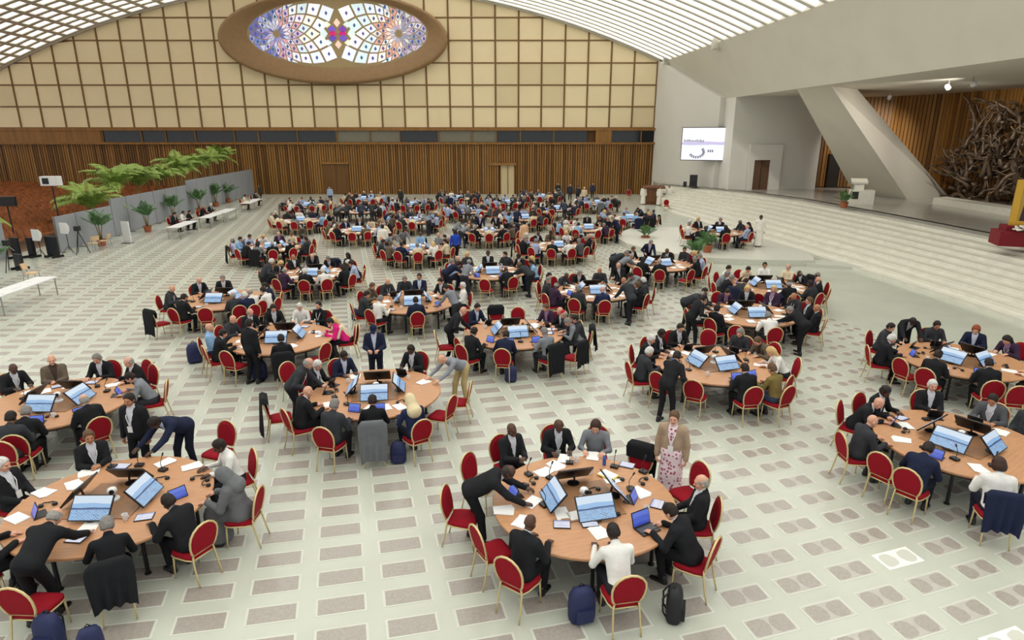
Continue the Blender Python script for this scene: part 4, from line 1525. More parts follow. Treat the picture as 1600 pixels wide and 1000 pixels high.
T3 = add_table('right foreground table', at(1500, 690, .75), R(30))
add_people('right foreground table', T3, [
    (1373, 630, 'h', 'k', 'b', 1), (1401, 618, 'w', 'k', 's', 3), (1462, 607, 'u', 'k', 'w', 1), (1541, 632, 'w', 'g', 's', 2), (1578, 642, 'a', 'd', 's', 1),
    (1363, 658, 'w', 'd', 'b', 1), (1449, 702, 'h', 'n', 's', 2), (1564, 731, 'w', 'j', 'i', 1, dict(coat=NV, word='navy'))],
    [(1317, 657), (1325, 691), (1373, 725), (1346, 628), (1596, 668)])
T6 = add_table('right edge table', at(1502, 562, .75), R(24))
add_people('right edge table', T6, [
    (1386, 510, 'w', 'd', 's', 1), (1394, 529, 'w', 'k', 'w', 1), (1436, 503, 'B', 'k', 's', 3, dict(face=-20)), (1464, 508, 'w', 'd', 's', 2), (1525, 515, 'w', 'n', 'r', 1),
    (1573, 531, 'h', 'm', 'l', 1), (1472, 552, 'w', 'k', 's', 2), (1537, 561, 'w', 'k', 's', 1), (1596, 556, 'w', 'C', 'y', 1)],
    [(1357, 536), (1368, 554), (1407, 573), (1457, 590), (1539, 607), (1592, 618)])
T7 = add_table('table right of centre', at(1115, 568, .75), R(14))
add_people('table right of centre', T7, [
    (1018, 530, 'w', 'k', 'w', 1), (1009, 550, 'w', 'd', 'w', 1), (1034, 521, 'w', 'k', 's', 3), (1063, 512, 'w', 'k', 's', 1), (1156, 520, 'w', 'd', 'y', 1), (1184, 533, 'h', 'b', 'e', 1),
    (1196, 549, 'h', 'W', 'o', 1), (1206, 576, 'w', 'O', 'e', 1), (1059, 557, 'Q', 'k', 's', 1), (1153, 568, 'w', 'k', 's', 1)],
    [(990, 576), (989, 549), (1026, 595), (1088, 603), (1229, 557), (1226, 600), (1105, 528), (1238, 579)])
T8 = add_table('central coat table', at(803, 520, .75), R(8))
add_people('central coat table', T8, [
    (724, 486, 'Q', 'k', 'b', 1, dict(noitem=1)), (746, 480, 'w', 'n', 's', 1), (846, 483, 'w', 'm', 'e', 1), (859, 493, 'w', 'd', 'z', 1), (875, 486, 'w', 'k', 'b', 1), (887, 503, 'h', 'G', 'y', 1), (899, 498, 'w', 'd', 's', 1, dict(coat=BK)),
    (850, 518, 'w', 'G', 'y', 1, dict(coat=BK)), (793, 520, 'h', 'n', 's', 1), (741, 518, 'w', 'k', 's', 2)],
    [(774, 490, dict(coat=BK)), (809, 492), (682, 529), (718, 541), (907, 547, dict(coat=BK))])
bag((*at(798, 596)[:2], 0), 0, M_blue, 'navy bag on the floor by the near chair of the central coat table', 1.0)
T9 = add_table('pink jacket table', at(440, 528, .75), R(0))
add_people('pink jacket table', T9, [
    (327, 512, 'a', 'L', 'b', 1), (349, 521, 'w', 'k', 's', 1), (364, 499, 'w', 'd', 'b', 1), (391, 488, 'w', 'k', 'f', 1), (425, 477, 'w', 'k', 'l', 1), (472, 476, 'w', 'W', 'w', 1), (511, 471, 'u', 'K', 's', 1),
    (504, 504, 'h', 'p', 's', 1), (521, 502, 'h', 'C', 'o', 1), (439, 529, 'w', 'K', 's', 1, dict(coat=BK))],
    [(339, 552), (365, 557), (490, 545), (537, 525, dict(coat=BK)), (555, 515)])
PEOPLE.append((at(387, 507, 1.6)[:2], 0, R(-30), 'S', 'k', 's', 1, 'person in black suit standing with back to the camera by the pink jacket table', T9))
bag((*at(407, 592)[:2], 0), 0, M_blue, 'blue bag on the floor beside the standing person at the pink jacket table', 1.2)
bag((*at(306, 566)[:2], 0), .5, M_blue, 'blue bag behind the light blue shirt at the pink jacket table', 1.3)
T10 = add_table('table left of aisle', at(345, 468, .75), R(-5))
add_people('table left of aisle', T10, [
    (269, 451, 'w', 'd', 'b', 1), (290, 464, 'w', 'k', 's', 1), (311, 438, 'w', 'k', 'b', 1), (347, 437, 'w', 'k', 'y', 1), (356, 457, 'w', 'd', 'f', 1), (387, 456, 'w', 'W', 'f', 1), (402, 447, 'w', 'n', 's', 1), (401, 467, 'w', 'n', 'w', 1), (418, 454, 'w', 'W', 's', 1)],
    [(244, 469), (282, 492), (319, 492), (357, 489), (416, 479), (236, 496, dict(coat=BK))])
T11 = add_table('table behind the cap', at(645, 472, .75), R(4))
add_people('table behind the cap', T11, [
    (582, 447, 'w', 'b', 'e', 1), (606, 440, 'w', 'd', 'b', 1), (631, 434, 'w', 'd', 'y', 1), (659, 426, 'u', 'n', 's', 2), (573, 460, 'w', 'd', 's', 1), (612, 462, 'w', 'W', 'y', 1), (648, 465, 'w', 'n', 's', 1), (686, 440, 'w', 'k', 's', 1), (697, 449, 'Q', 'G', 's', 1), (710, 447, 'a', 'W', 'w', 1)],
    [(569, 484), (596, 489), (650, 492), (728, 470)])
bag((*at(556, 500)[:2], 0), 0, M_blue, 'blue bag at the left end of the table behind the cap', .9)

# tables further back: seats spread evenly, clothes as the photograph shows them on the whole
MIX = 'kkkkkkddddnngGGKKWWVVLCmbX'


def auto_table(tn, c, seed, n=13, zt=0.0, near=1, skip=(), tops=None, empt=.07, mix=MIX):
    rd = random.Random(seed)
    add_table(tn, c, R(rd.uniform(-8, 14)), zt, near)
    off = rd.uniform(0, 1)
    cc = np.array(c[:2])
    for k in range(n):
        th = 2 * math.pi * (k + off + rd.uniform(-.12, .12)) / n
        u = np.array([math.sin(th), math.cos(th)])
        h = clock(th)
        if k in skip or rd.random() < empt:
            q = cc + u * 2.0
            CHAIRS.append((q, zt, facing(q, cc) + rd.uniform(-.3, .3), f'empty red chair at {h}, {tn}', cc))
            continue
        top = tops[k % len(tops)] if tops else rd.choice(mix)
        pose = rd.choice('wwwwuhhlra')
        if TOP[top][0] == 'robe':
            pose = 'w'
        if rd.random() < .1:
            pose = rd.choice('QB')
            top = rd.choice('kdnG')
        p = cc + u * (rd.uniform(1.74, 1.9) if POSES[pose]['seated'] else 1.95)
        rz = facing(p, cc)
        PEOPLE.append((p, zt, rz, pose, top, rd.choice('sssyyywffbbelo' if top not in 'X' else 'sf'), rd.choice([1, 1, 1, 2, 3]), f'person in {TOP[top][3]} {"seated" if POSES[pose]["seated"] else POSEW[pose]} at {h}, {tn}', cc))
        if POSES[pose]['seated']:
            q = p + u * .02
            CHAIRS.append((q, zt, rz, f'red chair under the person at {h}, {tn}', cc))
            if rd.random() < .1:
                coat((q[0], q[1], zt), rz, rd.choice([BK, BK, NV, GY]), 'dark', f'{h}, {tn}', k)
        if rd.random() < .8:
            put_item('paper', cc + u * rd.uniform(.8, .9) + np.array([u[1], -u[0]]) * .25, rz + rd.uniform(-.6, .6), cc, tn, .752 + zt)
        if rd.random() < .9:
            q = cc + u * 1.12
            put_item(rd.choice(['paper', 'paper', 'tablet', 'tabletw']), q, rz, cc, tn, .752 + zt)


auto_table('table right of aisle', at(928, 455, .75), 12, tops='dkkdkCNdmdk')
auto_table('front table below dais', at(1172, 490, .75), 13, tops='kmdkkkWdkWk')
auto_table('rear table below dais', at(1200, 447, .75), 14, tops='WCkmkdXkdkG')
auto_table('table left of the dais', at(1030, 413, .75), 15, tops='kkdkVkdkkWk')
auto_table('fourth-row left table', at(490, 428, .75), 16, tops='kdkVkWkmkdk')
auto_table('fourth-row middle table', at(768, 425, .75), 17, tops='dkkLdkRmkVd')
auto_table('table on the dais', (14.4, 34.0, 0), 18, n=9, zt=.3, tops='kdkVkKWCk', empt=.15)
FAR = [('fifth-row left table', -9.5, 32.6), ('fifth-row middle table', -2.2, 31.6), ('fifth-row right table', 4.9, 31.8),
       ('sixth-row left table', -6.0, 38.2), ('sixth-row middle table', 1.7, 37.0), ('sixth-row right table', 7.8, 38.0),
       ('seventh-row leftmost table', -10.6, 43.2), ('seventh-row second table', -3.0, 42.4), ('seventh-row third table', 4.4, 43.2), ('seventh-row rightmost table', 11.6, 42.6),
       ('eighth-row left table', -7.4, 48.4), ('eighth-row middle table', .7, 47.6), ('eighth-row right table', 7.4, 48.6),
       ('ninth-row leftmost table', -12.2, 52.6), ('ninth-row second table', -3.8, 52.4), ('ninth-row third table', 4.0, 53.4), ('ninth-row rightmost table', 11.4, 52.6),
       ('last-row left table', -8.4, 57.6), ('last-row middle table', 0, 57.8), ('last-row right table', 7.6, 58.6)]
for k, (nme, x, y) in enumerate(FAR):
    auto_table(nme, (x, y, 0), 40 + k, n=13, near=0, empt=.04, mix='kkkkddnnGGKKWWWVVVLLCCmbg')

tag(ob('distant_papers', FARP.mesh('distant_papers', M_paper)), 'white papers strewn over the furthest tables', 'papers', kind='stuff')
# people on their feet among the far tables
for (px, py, zf, pose, top, hair, sk, face, lb) in (
        (597, 355, 1.6, 'S', 'R', 's', 3, -10, 'person in long white robe standing in the aisle left of the middle tables'),
        (711, 363, 1.6, 'S', 'B', 's', 3, 20, 'person in royal blue shirt standing at the middle tables'),
        (515, 293, 1.6, 'S', 'V', 's', 1, 170, 'person in pale shirt standing at the back left near the wooden wall'),
        (626, 297, 1.6, 'S', 'k', 's', 1, 150, 'person in black suit standing alone before the wooden wall'),
        (872, 287, 1.62, 'S', 'k', 's', 1, 180, 'leftmost standing person in black suit against the wooden wall'),
        (891, 289, 1.62, 'S', 'n', 'y', 1, 170, 'person in navy suit, second in the line at the wooden wall'),
        (903, 292, 1.62, 'R', 'd', 's', 1, 190, 'person in charcoal jacket, third in the line at the wooden wall'),
        (913, 294, 1.62, 'S', 'C', 'o', 1, 180, 'person in cream top standing in the line at the wooden wall'),
        (926, 287, 1.62, 'S', 'n', 's', 1, 180, 'rightmost person in navy suit in the line at the wooden wall'),
        (406, 290, 1.62, 'S', 'k', 's', 1, 90, 'person in black suit standing at the far end of the palm row'),
        (1189, 340, 1.9, 'S', 'R', 's', 3, 160, 'person in long white robe standing behind the table on the dais'),
        (1085, 466, 1.5, 'Q', 'k', 's', 2, -75, 'person in black suit bending towards the front table below dais'),
        (819, 350, 1.55, 'S', 'E', 's', 1, 30, 'person in long peach robe standing among the far middle tables')):
    p = at(px, py, zf)[:2]
    PEOPLE.append((p, .3 if zf == 1.9 else 0, R(face), pose, top, hair, sk, lb, None))

# build: the nearest 300 of each kind as single objects, the rest joined
PEOPLE.sort(key=lambda r: math.hypot(r[0][0], r[0][1]))
CHAIRS.sort(key=lambda r: math.hypot(r[0][0], r[0][1]))
for k, r in enumerate(PEOPLE[:PEOPLE_LIMIT]):
    p, zt, rz, pose, top, hair, sk, lb, c = r
    person(pose, (p[0], p[1], zt), rz, top, hair, sk, uniq(lb), 'people in the hall', k < 130 and k % 5 in (0, 2))
for q, zt, rz, lb, c in CHAIRS[:300]:
    chair((q[0], q[1], zt), rz, uniq(lb), 'red banquet chairs')
crowd_m = [mat('crowd_' + n_, c_, .8) for n_, c_ in (('black', srgb(34, 35, 38)), ('navy', srgb(36, 42, 64)), ('grey', srgb(90, 92, 96)), ('white', srgb(226, 226, 222)), ('blue', srgb(160, 178, 214)), ('cream', srgb(216, 198, 168)), ('skin_light', SKINC[1]), ('skin_tan', SKINC[2]), ('skin_deep', SKINC[3]), ('hair_dark', srgb(36, 28, 24)), ('hair_grey', srgb(130, 126, 122)), ('hair_white', srgb(206, 204, 200)))]
TI = {'k': 0, 'd': 0, 'K': 0, 'X': 0, 'm': 1, 'n': 1, 'N': 1, 'g': 2, 'G': 2, 'b': 2, 'W': 3, 'R': 3, 'j': 3, 'V': 4, 'L': 4, 'B': 4, 'C': 5, 'E': 5, 'O': 5, 'T': 2}
parts = []
for p, zt, rz, pose, top, hair, sk, lb, c in PEOPLE[PEOPLE_LIMIT:]:
    A = rz_(rz)
    for v, qd, kind in POSES[pose]['crude']:
        if kind == 'hair' and hair == 'b':
            continue
        mi = {'top': TI.get(top, 0), 'legs': 0, 'skin': 5 + sk, 'hair': 10 if hair in 'yf' else 11 if hair in 'wo' else 9}[kind]
        parts.append((v @ A.T + np.array([p[0], p[1], zt]), qd, mi))
if parts:
    tag(ob('distant_crowd', np_mesh('distant_crowd', parts, crowd_m)), 'crowd seated round the furthest tables before the wooden wall', 'crowd', kind='stuff')
mb = MB()
for q, zt, rz, lb, c in CHAIRS[300:]:
    Mr = Matrix.Translation((q[0], q[1], zt)) @ Matrix.Rotation(rz, 4, 'Z')
    for me, mi in [(CH_SEAT, 0), (CH_BACK, 0), (CH_BFR, 1)] + [(m_, 1) for m_ in CH_LEGS]:
        mb.add([Mr @ v.co for v in me.vertices], [tuple(f.vertices) for f in me.polygons], mi)
tag(ob('distant_chairs', mb.mesh('distant_chairs', [M_red, M_gold])), 'red chairs round the furthest tables', 'chairs', kind='stuff')

# ================================================================== LEFT SIDE: barrier, palms, side tables, equipment
PANEL = MB().bbox((-.03, 0, .06), (.03, 1.94, 1.95)).mesh('barrier_board', M_grey)
PPOST = MB().bbox((-.045, -.03, 0), (.045, .03, 1.97)).mesh('barrier_post', M_metal)
PFOOT = MB().bbox((-.3, -.04, 0), (.3, .04, .05)).mesh('barrier_foot', M_metal)
ordw = ['first', 'second', 'third', 'fourth', 'fifth', 'sixth', 'seventh', 'eighth', 'ninth', 'tenth', 'eleventh', 'twelfth', 'thirteenth', 'fourteenth', 'fifteenth', 'sixteenth', 'seventeenth', 'eighteenth', 'nineteenth']
for k in range(18):
    Y = 36.2 + 2.0 * k
    e = thing('barrier_panel', [('board', PANEL), ('post', PPOST), ('foot', PFOOT)], (-22.0 - .012 * (Y - 36), Y, 0), 0, f'grey barrier panel behind the palms, {ordw[k]} from the near end', 'barrier', 'grey barrier panels')
    e.scale.z = 1.0 if k < 3 else 1.2 if k < 9 else 1.38
for k in range(3):
    Y = 28.6 + 2.0 * k
    thing('barrier_panel', [('board', PANEL), ('post', PPOST), ('foot', PFOOT)], (-23.6, Y, 0), 0, f'grey barrier panel left of the dark displays, {ordw[k]} from the camera', 'barrier', 'grey barrier panels')


def frond_mesh(L, droop, seed):
    rd = random.Random(seed)
    mb = MB()
    pts = []
    for i in range(11):
        t = i / 10
        pts.append(Vector((0, L * (t - .18 * t * t), L * (.75 * t - droop * t * t))))
    mb.tube(pts, [.018 * (1 - .8 * i / 10) for i in range(11)], 4, 0)
    for i in range(3, 52):
        t = i / 52
        f_ = t * 10
        a = int(f_)
        p = pts[a].lerp(pts[min(a + 1, 10)], f_ - a)
        d = (pts[min(a + 1, 10)] - pts[a]).normalized()
        ll = L * .3 * math.sin(math.pi * min(t + .12, 1) * .92) * rd.uniform(.85, 1.1)
        for s in (-1, 1):
            tip = p + Vector((s * ll * .85, 0, -ll * rd.uniform(.15, .4))) + d * ll * .55
            mid = p.lerp(tip, .5) + Vector((0, 0, .04 * L))
            w_ = d * .011 * L
            mb.add([p - w_ * .5, mid - w_, tip, mid + w_], [(0, 1, 2, 3)], 0)
    return mb


FRONDS = [frond_mesh(1.7, .75, 1).mesh('frond', M_leaf), frond_mesh(1.5, .55, 2).mesh('frond', M_leaf), frond_mesh(1.9, .95, 3).mesh('frond', M_leaf)]
BFRONDS = [frond_mesh(1.0, .5, 4).mesh('frond', M_leaf2), frond_mesh(.9, .3, 5).mesh('frond', M_leaf2)]
POT = MB().lathe([(.19, 0), (.24, .3), (.27, .34), (.27, .4), (.24, .4), (.22, .36)], 16).mesh('pot', M_pot)
SOIL = MB().lathe([(.2, .35), (.2, .37)], 14).mesh('soil', mat('soil', srgb(50, 38, 28), .9))


def palm(x, y, h, label, z=0.0, n=11, fr=FRONDS, s=1.0, group='palms along the barrier', trunk=3):
    rd = random.Random(int(x * 31 + y * 17))
    e = empty('potted_palm', (x, y, z))
    pot = ob('pot', POT, e)
    ob('soil', SOIL, pot)
    tops = []
    for k in range(trunk):
        a = 2 * math.pi * k / trunk
        tp = Vector((.18 * math.cos(a), .18 * math.sin(a), .36 + h * rd.uniform(.82, 1.0)))
        ob('stem', MB().tube([(.05 * math.cos(a), .05 * math.sin(a), .36), tp * .5 + Vector((0, 0, .2)), tp], [.035, .03, .025], 6).mesh('stem', M_trunk, True), e)
        tops.append(tp)
    for k in range(n):
        a = 2 * math.pi * k / n + rd.uniform(-.3, .3)
        m = Matrix.Translation(tops[k % trunk]) @ Matrix.Rotation(a, 4, 'Z') @ Matrix.Rotation(R(rd.uniform(0, 52)), 4, 'X') @ Matrix.Scale(s * rd.uniform(.8, 1.1), 4)
        ob('frond', fr[k % len(fr)], e, M=m)
    return tag(e, label, 'palm', group)


for k, (Y, h, s) in enumerate(((43.2, 1.3, 1.15), (46.6, 2.2, 1.1), (50, 2.3, 1.1), (53.5, 2.5, 1.05), (57.5, 2.8, 1.05), (61.0, 3.0, 1.0), (64.5, 3.2, 1.0), (68.2, 3.7, 1.0))):
    palm(-23.4 - .01 * Y, Y, h + .25, f'tall palm standing behind the barrier, {ordw[k]} from the near end', s=s * 1.3, n=22)
for k, (px, py, h) in enumerate(((183, 384, .95), (237, 362, .8), (272, 345, .8), (312, 333, .8), (338, 323, .8), (357, 317, .7), (388, 303, .7))):
    p = at(px, py)
    palm(min(p[0], -20.9), min(p[1], 68.5), h, f'dark leafy palm in a terracotta pot before the barrier, {ordw[k]} from the near end', n=14, fr=BFRONDS, group='potted palms before the barrier', s=1.15)
palm(-24.9, 34.4, 1.6, 'pale drooping palm at the left end of the orange seats', s=1.1, n=13)
p = at(2, 446)
palm(p[0] - .3, p[1], .8, 'leafy palm in a terracotta pot beside the white table at the left edge', n=13, fr=BFRONDS, s=1.1)
for px, py, lb in ((1086, 408, 'leafy green plant on the dais edge, nearer to the camera'), (1105, 394, 'leafy green plant beside the chairs on the dais'), (1008, 379, 'small green plant standing between the far tables and the dais')):
    p = at(px, py, .3 if px > 1050 else 0)
    palm(p[0], p[1], .12, lb, z=.3 if px > 1050 else 0, n=14, fr=BFRONDS, s=.85 if px > 1050 else .8, group='green plants by the dais')

# side tables
STT = MB().box((0, 0, .73), (.8, 2.6, .04)).mesh('tabletop', M_whitep)
STL = MB().tube([(0, 0, 0), (0, 0, .71)], .022, 6).mesh('leg', M_metal)


def side_table(p, rz, label, L=1.0):
    e = empty('white_table', (p[0], p[1], 0), rz)
    o = ob('tabletop', STT, e)
    o.scale = (1, L, 1)
    for sx in (-.34, .34):
        for sy in (-1.2, 1.2):
            ob('leg', STL, e, (sx, sy * L, 0))
    return tag(e, label, 'table', 'white side tables')


ST = [((285, 350), 1.25, 'white table by the barrier with people in dark clothes'), ((330, 336), 1.2, 'white table in the middle of the barrier row'), ((352, 329), 1.1, 'bare white table before the last potted palms'), ((393, 314), 1.6, 'white table nearest the far wall on the palm side')]
for (px, py), L, lb in ST:
    p = at(px, py, .75)
    side_table(p, R(2), lb, L)
p = at(30, 447, .75)
side_table(p, R(0), 'white table with papers and metal legs at the left edge', 1.3)
for k, (px, py) in enumerate(((12, 458), (25, 449), (42, 440))):
    q = at(px, py, .75)
    tag(ob('paper_sheets', PAPERS[k % 3], None, (q[0], q[1], .752), .3 * k), f'white papers on the left edge white table, {ordw[k]} from the camera', 'papers', 'papers on the white table')
SIDEP = [((268, 333), 'k', 's'), ((281, 331), 'W', 's'), ((291, 330), 'K', 's'), ((313, 322), 'K', 'b'), ((325, 319), 'k', 'w'), ((379, 305), 'C', 's'), ((396, 300), 'k', 's')]
for k, ((px, py), top, hair) in enumerate(SIDEP):
    p = at(px, py, 1.25)
    X = max(p[0], -21.6)
    o = person('w', (X, p[1], 0), -math.pi / 2, top, hair, 1 + k % 2, f'person in {TOP[top][3]} seated at the white side tables, {ordw[k]} from the camera', 'people at the side tables')
    chair((X - .02, p[1], 0), -math.pi / 2, f'red chair at the white side tables, {ordw[k]} from the camera', 'red banquet chairs')


# light wooden chairs, screens and stands by the barrier
def beige_chair(px, py, rz, label):
    p = at(px, py)
    e = empty('beige_chair', (p[0], p[1], 0), rz)
    ob('seat', MB().prism([(-.22, -.2), (.22, -.2), (.24, .2), (.15, .25), (-.15, .25), (-.24, .2)], .43, .46).mesh('seat', M_beige), e)
    mb = MB()
    V = []
    for z in (.58, .72, .86):
        for i in range(7):
            a = (i - 3) / 3
            V.append((.24 * a, -.24 - (z - .5) * .25 + .09 * a * a, z))
    fs = [(r * 7 + i, r * 7 + i + 1, r * 7 + 8 + i, r * 7 + 7 + i) for r in range(2) for i in range(6)]
    mb.add(V + [(x, y - .015, z) for x, y, z in V], fs + [tuple(q + 21 for q in f[::-1]) for f in fs])
    ob('backrest', mb.mesh('backrest', M_beige), e)
    for sx in (-.2, .2):
        ob('leg', MB().tube([(sx, -.26, .62), (sx, -.2, .42), (sx * 1.1, -.28, 0)], .013, 5).mesh('leg', M_metal), e)
        ob('leg', MB().tube([(sx, .2, .44), (sx * 1.1, .26, 0)], .013, 5).mesh('leg', M_metal), e)
    return tag(e, label, 'chair', 'light wooden chairs')


beige_chair(148, 392, R(60), 'light wooden chair by the barrier, left of its pair')
beige_chair(166, 388, R(100), 'light wooden chair against the leafy potted palm')
beige_chair(52, 442, R(-80), 'light wooden chair behind the white table at the left edge')


def floor_display(px, py, w_, h_, label):
    p = at(px, py)
    e = empty('floor_display', (p[0], p[1], 0), R(-25))
    ob('display_panel', MB().bbox((-w_ / 2, -.05, .12), (w_ / 2, .05, h_)).mesh('display_panel', M_black), e)
    ob('display_face', MB().bbox((-w_ / 2 + .04, -.056, .16), (w_ / 2 - .04, -.05, h_ - .04)).mesh('display_face', mat('dull_screen', srgb(44, 46, 52), .3)), e)
    for sx in (-w_ * .35, w_ * .35):
        ob('foot', MB().bbox((sx - .04, -.3, 0), (sx + .04, .3, .12)).mesh('foot', M_black), e)
    return tag(e, label, 'display', 'dark displays by the barrier')


floor_display(85, 402, .85, 1.1, 'largest dark display panel by the end of the barrier')
floor_display(52, 402, .5, 1.05, 'narrow dark display panel between two others')
floor_display(28, 404, .6, 1.1, 'dark display panel nearest the left edge')
floor_display(32, 421, .55, .75, 'small dark wedge display on the floor before the others')


def lamp_stand(px, py, h, label):
    p = at(px, py)
    e = empty('studio_lamp', (p[0], p[1], 0), R(-20))
    ob('pole', MB().tube([(0, 0, .25), (0, 0, h)], .018, 6).mesh('pole', M_black), e)
    for k in range(3):
        a = 2 * math.pi * k / 3
        ob('leg', MB().tube([(0, 0, .5), (.42 * math.cos(a), .42 * math.sin(a), .01)], .013, 5).mesh('leg', M_black), e)
    ob('softbox', MB().add([(-.1, .16, h - .1), (.1, .16, h - .1), (.1, .16, h + .1), (-.1, .16, h + .1), (-.26, -.1, h - .3), (.26, -.1, h - .3), (.26, -.1, h + .3), (-.26, -.1, h + .3)], [(0, 1, 2, 3), (4, 7, 6, 5), (0, 4, 5, 1), (1, 5, 6, 2), (2, 6, 7, 3), (3, 7, 4, 0)]).mesh('softbox', M_whitep), e)
    return tag(e, label, 'lamp', 'studio lamps by the barrier')


lamp_stand(66, 404, 1.25, 'white studio lamp standing between the dark displays')
lamp_stand(110, 398, 1.45, 'white studio lamp standing before the first barrier panel')
for px, py, lb in ((128, 396, 'black camera tripod leaning by the first barrier panel'), (20, 424, 'black camera tripod by the dark displays')):
    p = at(px, py)
    e = empty('camera_tripod', (p[0], p[1], 0))
    for k in range(3):
        a = 2 * math.pi * k / 3 + .4
        ob('leg', MB().tube([(0, 0, 1.25), (.4 * math.cos(a), .4 * math.sin(a), 0)], .02, 5).mesh('leg', M_black), e)
    ob('camera_body', MB().bbox((-.1, -.16, 1.25), (.1, .16, 1.5)).mesh('camera_body', M_black), e)
    ob('pan_handle', MB().tube([(0, 0, 1.28), (.35, -.1, 1.0)], .012, 5).mesh('pan_handle', M_metal), e)
    tag(e, lb, 'tripod')
p = at(200, 380)
e = empty('standing_sign', (p[0], p[1], 0), R(-20))
ob('sign_board', MB().bbox((-.28, -.03, .05), (.28, .03, 1.3)).mesh('sign_board', M_whitep), e)
ob('sign_foot', MB().bbox((-.3, -.18, 0), (.3, .18, .05)).mesh('sign_foot', M_metal), e)
tag(e, 'white upright board beside the terracotta pot at the barrier', 'sign')
e = empty('loudspeaker_pole', (-24.6, 41.0, 0))
ob('pole', MB().tube([(0, 0, 0), (0, 0, 3.3)], .04, 8).mesh('pole', M_black), e)
ob('speaker_box', MB().bbox((-.5, -.25, 3.3), (.5, .25, 3.85)).mesh('speaker_box', M_whitep), e)
ob('speaker_opening', MB().bbox((-.36, -.27, 3.4), (0, -.24, 3.75)).mesh('speaker_opening', M_black), e)
ob('base', MB().lathe([(.35, 0), (.35, .04), (.06, .08)], 14).mesh('base', M_black), e)
tag(e, 'white box with a dark opening on a pole over the orange seats', 'loudspeaker')
p = aty(10, 315, 38.0)
e = empty('hanging_monitor', (p[0], 38.0, 0))
ob('monitor_case', MB().bbox((-.6, -.1, p[2] - .25), (.5, .1, p[2] + .28)).mesh('monitor_case', M_black), e)
ob('pole', MB().tube([(0, 0, 0), (0, 0, p[2])], .04, 8).mesh('pole', M_black), e)
tag(e, 'dark monitor on a pole among the orange seats', 'monitor')

# ================================================================== STAGE SIDE
n_ = Vector((math.sin(YAW), math.cos(YAW), 0))
c = np.array(ray(1103, 225))
wn = Vector((12.1, XL - XE, 0)).normalized()             # normal of the angled wall
tt = (XE * wn.x + 69.3 * wn.y) / (c[0] * wn.x + c[1] * wn.y)
c = CAM + c * tt
c = CAM + (c - CAM) * (1 - 2.6 / np.linalg.norm(c - CAM))
w_, h_ = 4.25, 2.8
e = empty('hall_screen', (c[0], c[1], c[2]), -YAW - R(22))
ob('screen_case', MB().bbox((-w_ / 2 - .06, 0, -h_ / 2 - .06), (w_ / 2 + .06, .45, h_ / 2 + .06)).mesh('screen_case', M_black), e)
me = MB().add([(-w_ / 2, -.012, -h_ / 2), (w_ / 2, -.012, -h_ / 2), (w_ / 2, -.012, h_ / 2), (-w_ / 2, -.012, h_ / 2)], [(0, 1, 2, 3)]).mesh('picture', M_big)
uvquad(me)
pic = ob('picture', me, e)
M_ink = mat('screen_ink', srgb(120, 124, 150), .5, emit=.3)
rk = random.Random(9)
for k in range(13):           # the row of small grey strokes over the lilac band, too blurred to read
    x = -1.95 + .14 * k
    ob('stroke', MB().bbox((x, -.02, .18), (x + .09, -.014, .18 + rk.choice([.16, .22, .14]))).mesh('stroke', M_ink), pic)
for k in range(11):
    a = -2.6 + k * .32
    ob('swirl_stroke', MB().box((-.75 + .62 * math.cos(a), -.018, -.72 + .45 * math.sin(a)), (.22, .008, .13), M=Matrix.Rotation(-a, 4, 'Y')).mesh('swirl_stroke', M_ink), pic)
for k in range(3):
    ob('stroke', MB().bbox((.2 + .18 * k, -.02, -.72), (.32 + .18 * k, -.014, -.5)).mesh('stroke', M_ink), pic)
ob('wall_bracket', MB().bbox((-.5, .45, -.5), (.5, 1.6, .2)).mesh('wall_bracket', M_metal), e)
tag(e, 'bright white wall screen with a lilac band and faint writing', 'screen')
for k, (px, py, s) in enumerate(((1101, 284, 1.0), (1088, 287, .45))):
    p = aty(px, py, 58.5)
    e = empty('loudspeaker', (p[0] - 1.2, 58.2, sz), R(-20))
    ob('cabinet', MB().bbox((-.35 * s, -.3 * s, 0), (.35 * s, .3 * s, 1.1 * s)).mesh('cabinet', M_black), e)
    ob('speaker_cone', MB().lathe([(.2 * s, 0), (.12 * s, .03)], 14).mesh('speaker_cone', M_blackb), e, M=Matrix.Translation((0, -.3 * s, .4 * s)) @ Matrix.Rotation(R(90), 4, 'X'))
    tag(e, ['tall dark loudspeaker under the wall screen', 'small dark loudspeaker left of the tall one under the screen'][k], 'loudspeaker')
# wooden desk and the white-robed people beside it
p = at(1020, 319)
e = empty('wooden_lectern', (p[0], p[1], 0), R(-10))
ob('body', MB().bbox((-.7, -.4, 0), (.7, .4, 1.5)).mesh('body', M_lectern), e)
ob('reading_top', MB().box((0, -.05, 1.6), (2.0, 1.0, .12), M=Matrix.Rotation(R(8), 4, 'X')).mesh('reading_top', M_lectern), e)
ob('front_panel', MB().bbox((-.5, -.44, .2), (.5, -.4, 1.3)).mesh('front_panel', slat_m[1]), e)
ob('plinth', MB().bbox((-.85, -.55, 0), (.85, .5, .1)).mesh('plinth', M_lectern), e)
tag(e, 'dark wooden lectern with a broad top by the end of the steps', 'lectern')
for px, py, fc, lb in ((1006, 292, 170, 'person in long white robe standing just left of the wooden lectern'), (1031, 293, 190, 'person in long white robe standing just right of the wooden lectern'), (1046, 292, 160, 'person in long white robe furthest right at the wooden lectern')):
    p = at(px, py, 1.62)
    person('S', (p[0], p[1], 0), R(fc), 'R', 's', 1, lb, 'people in the hall')
for px, py, lb in ((982, 312, 'empty red chair against the wooden wall near the lectern'), (1041, 330, 'empty red chair at the foot of the steps by the lectern')):
    p = at(px, py)
    chair((p[0], p[1], 0), R(170), lb, 'red banquet chairs')
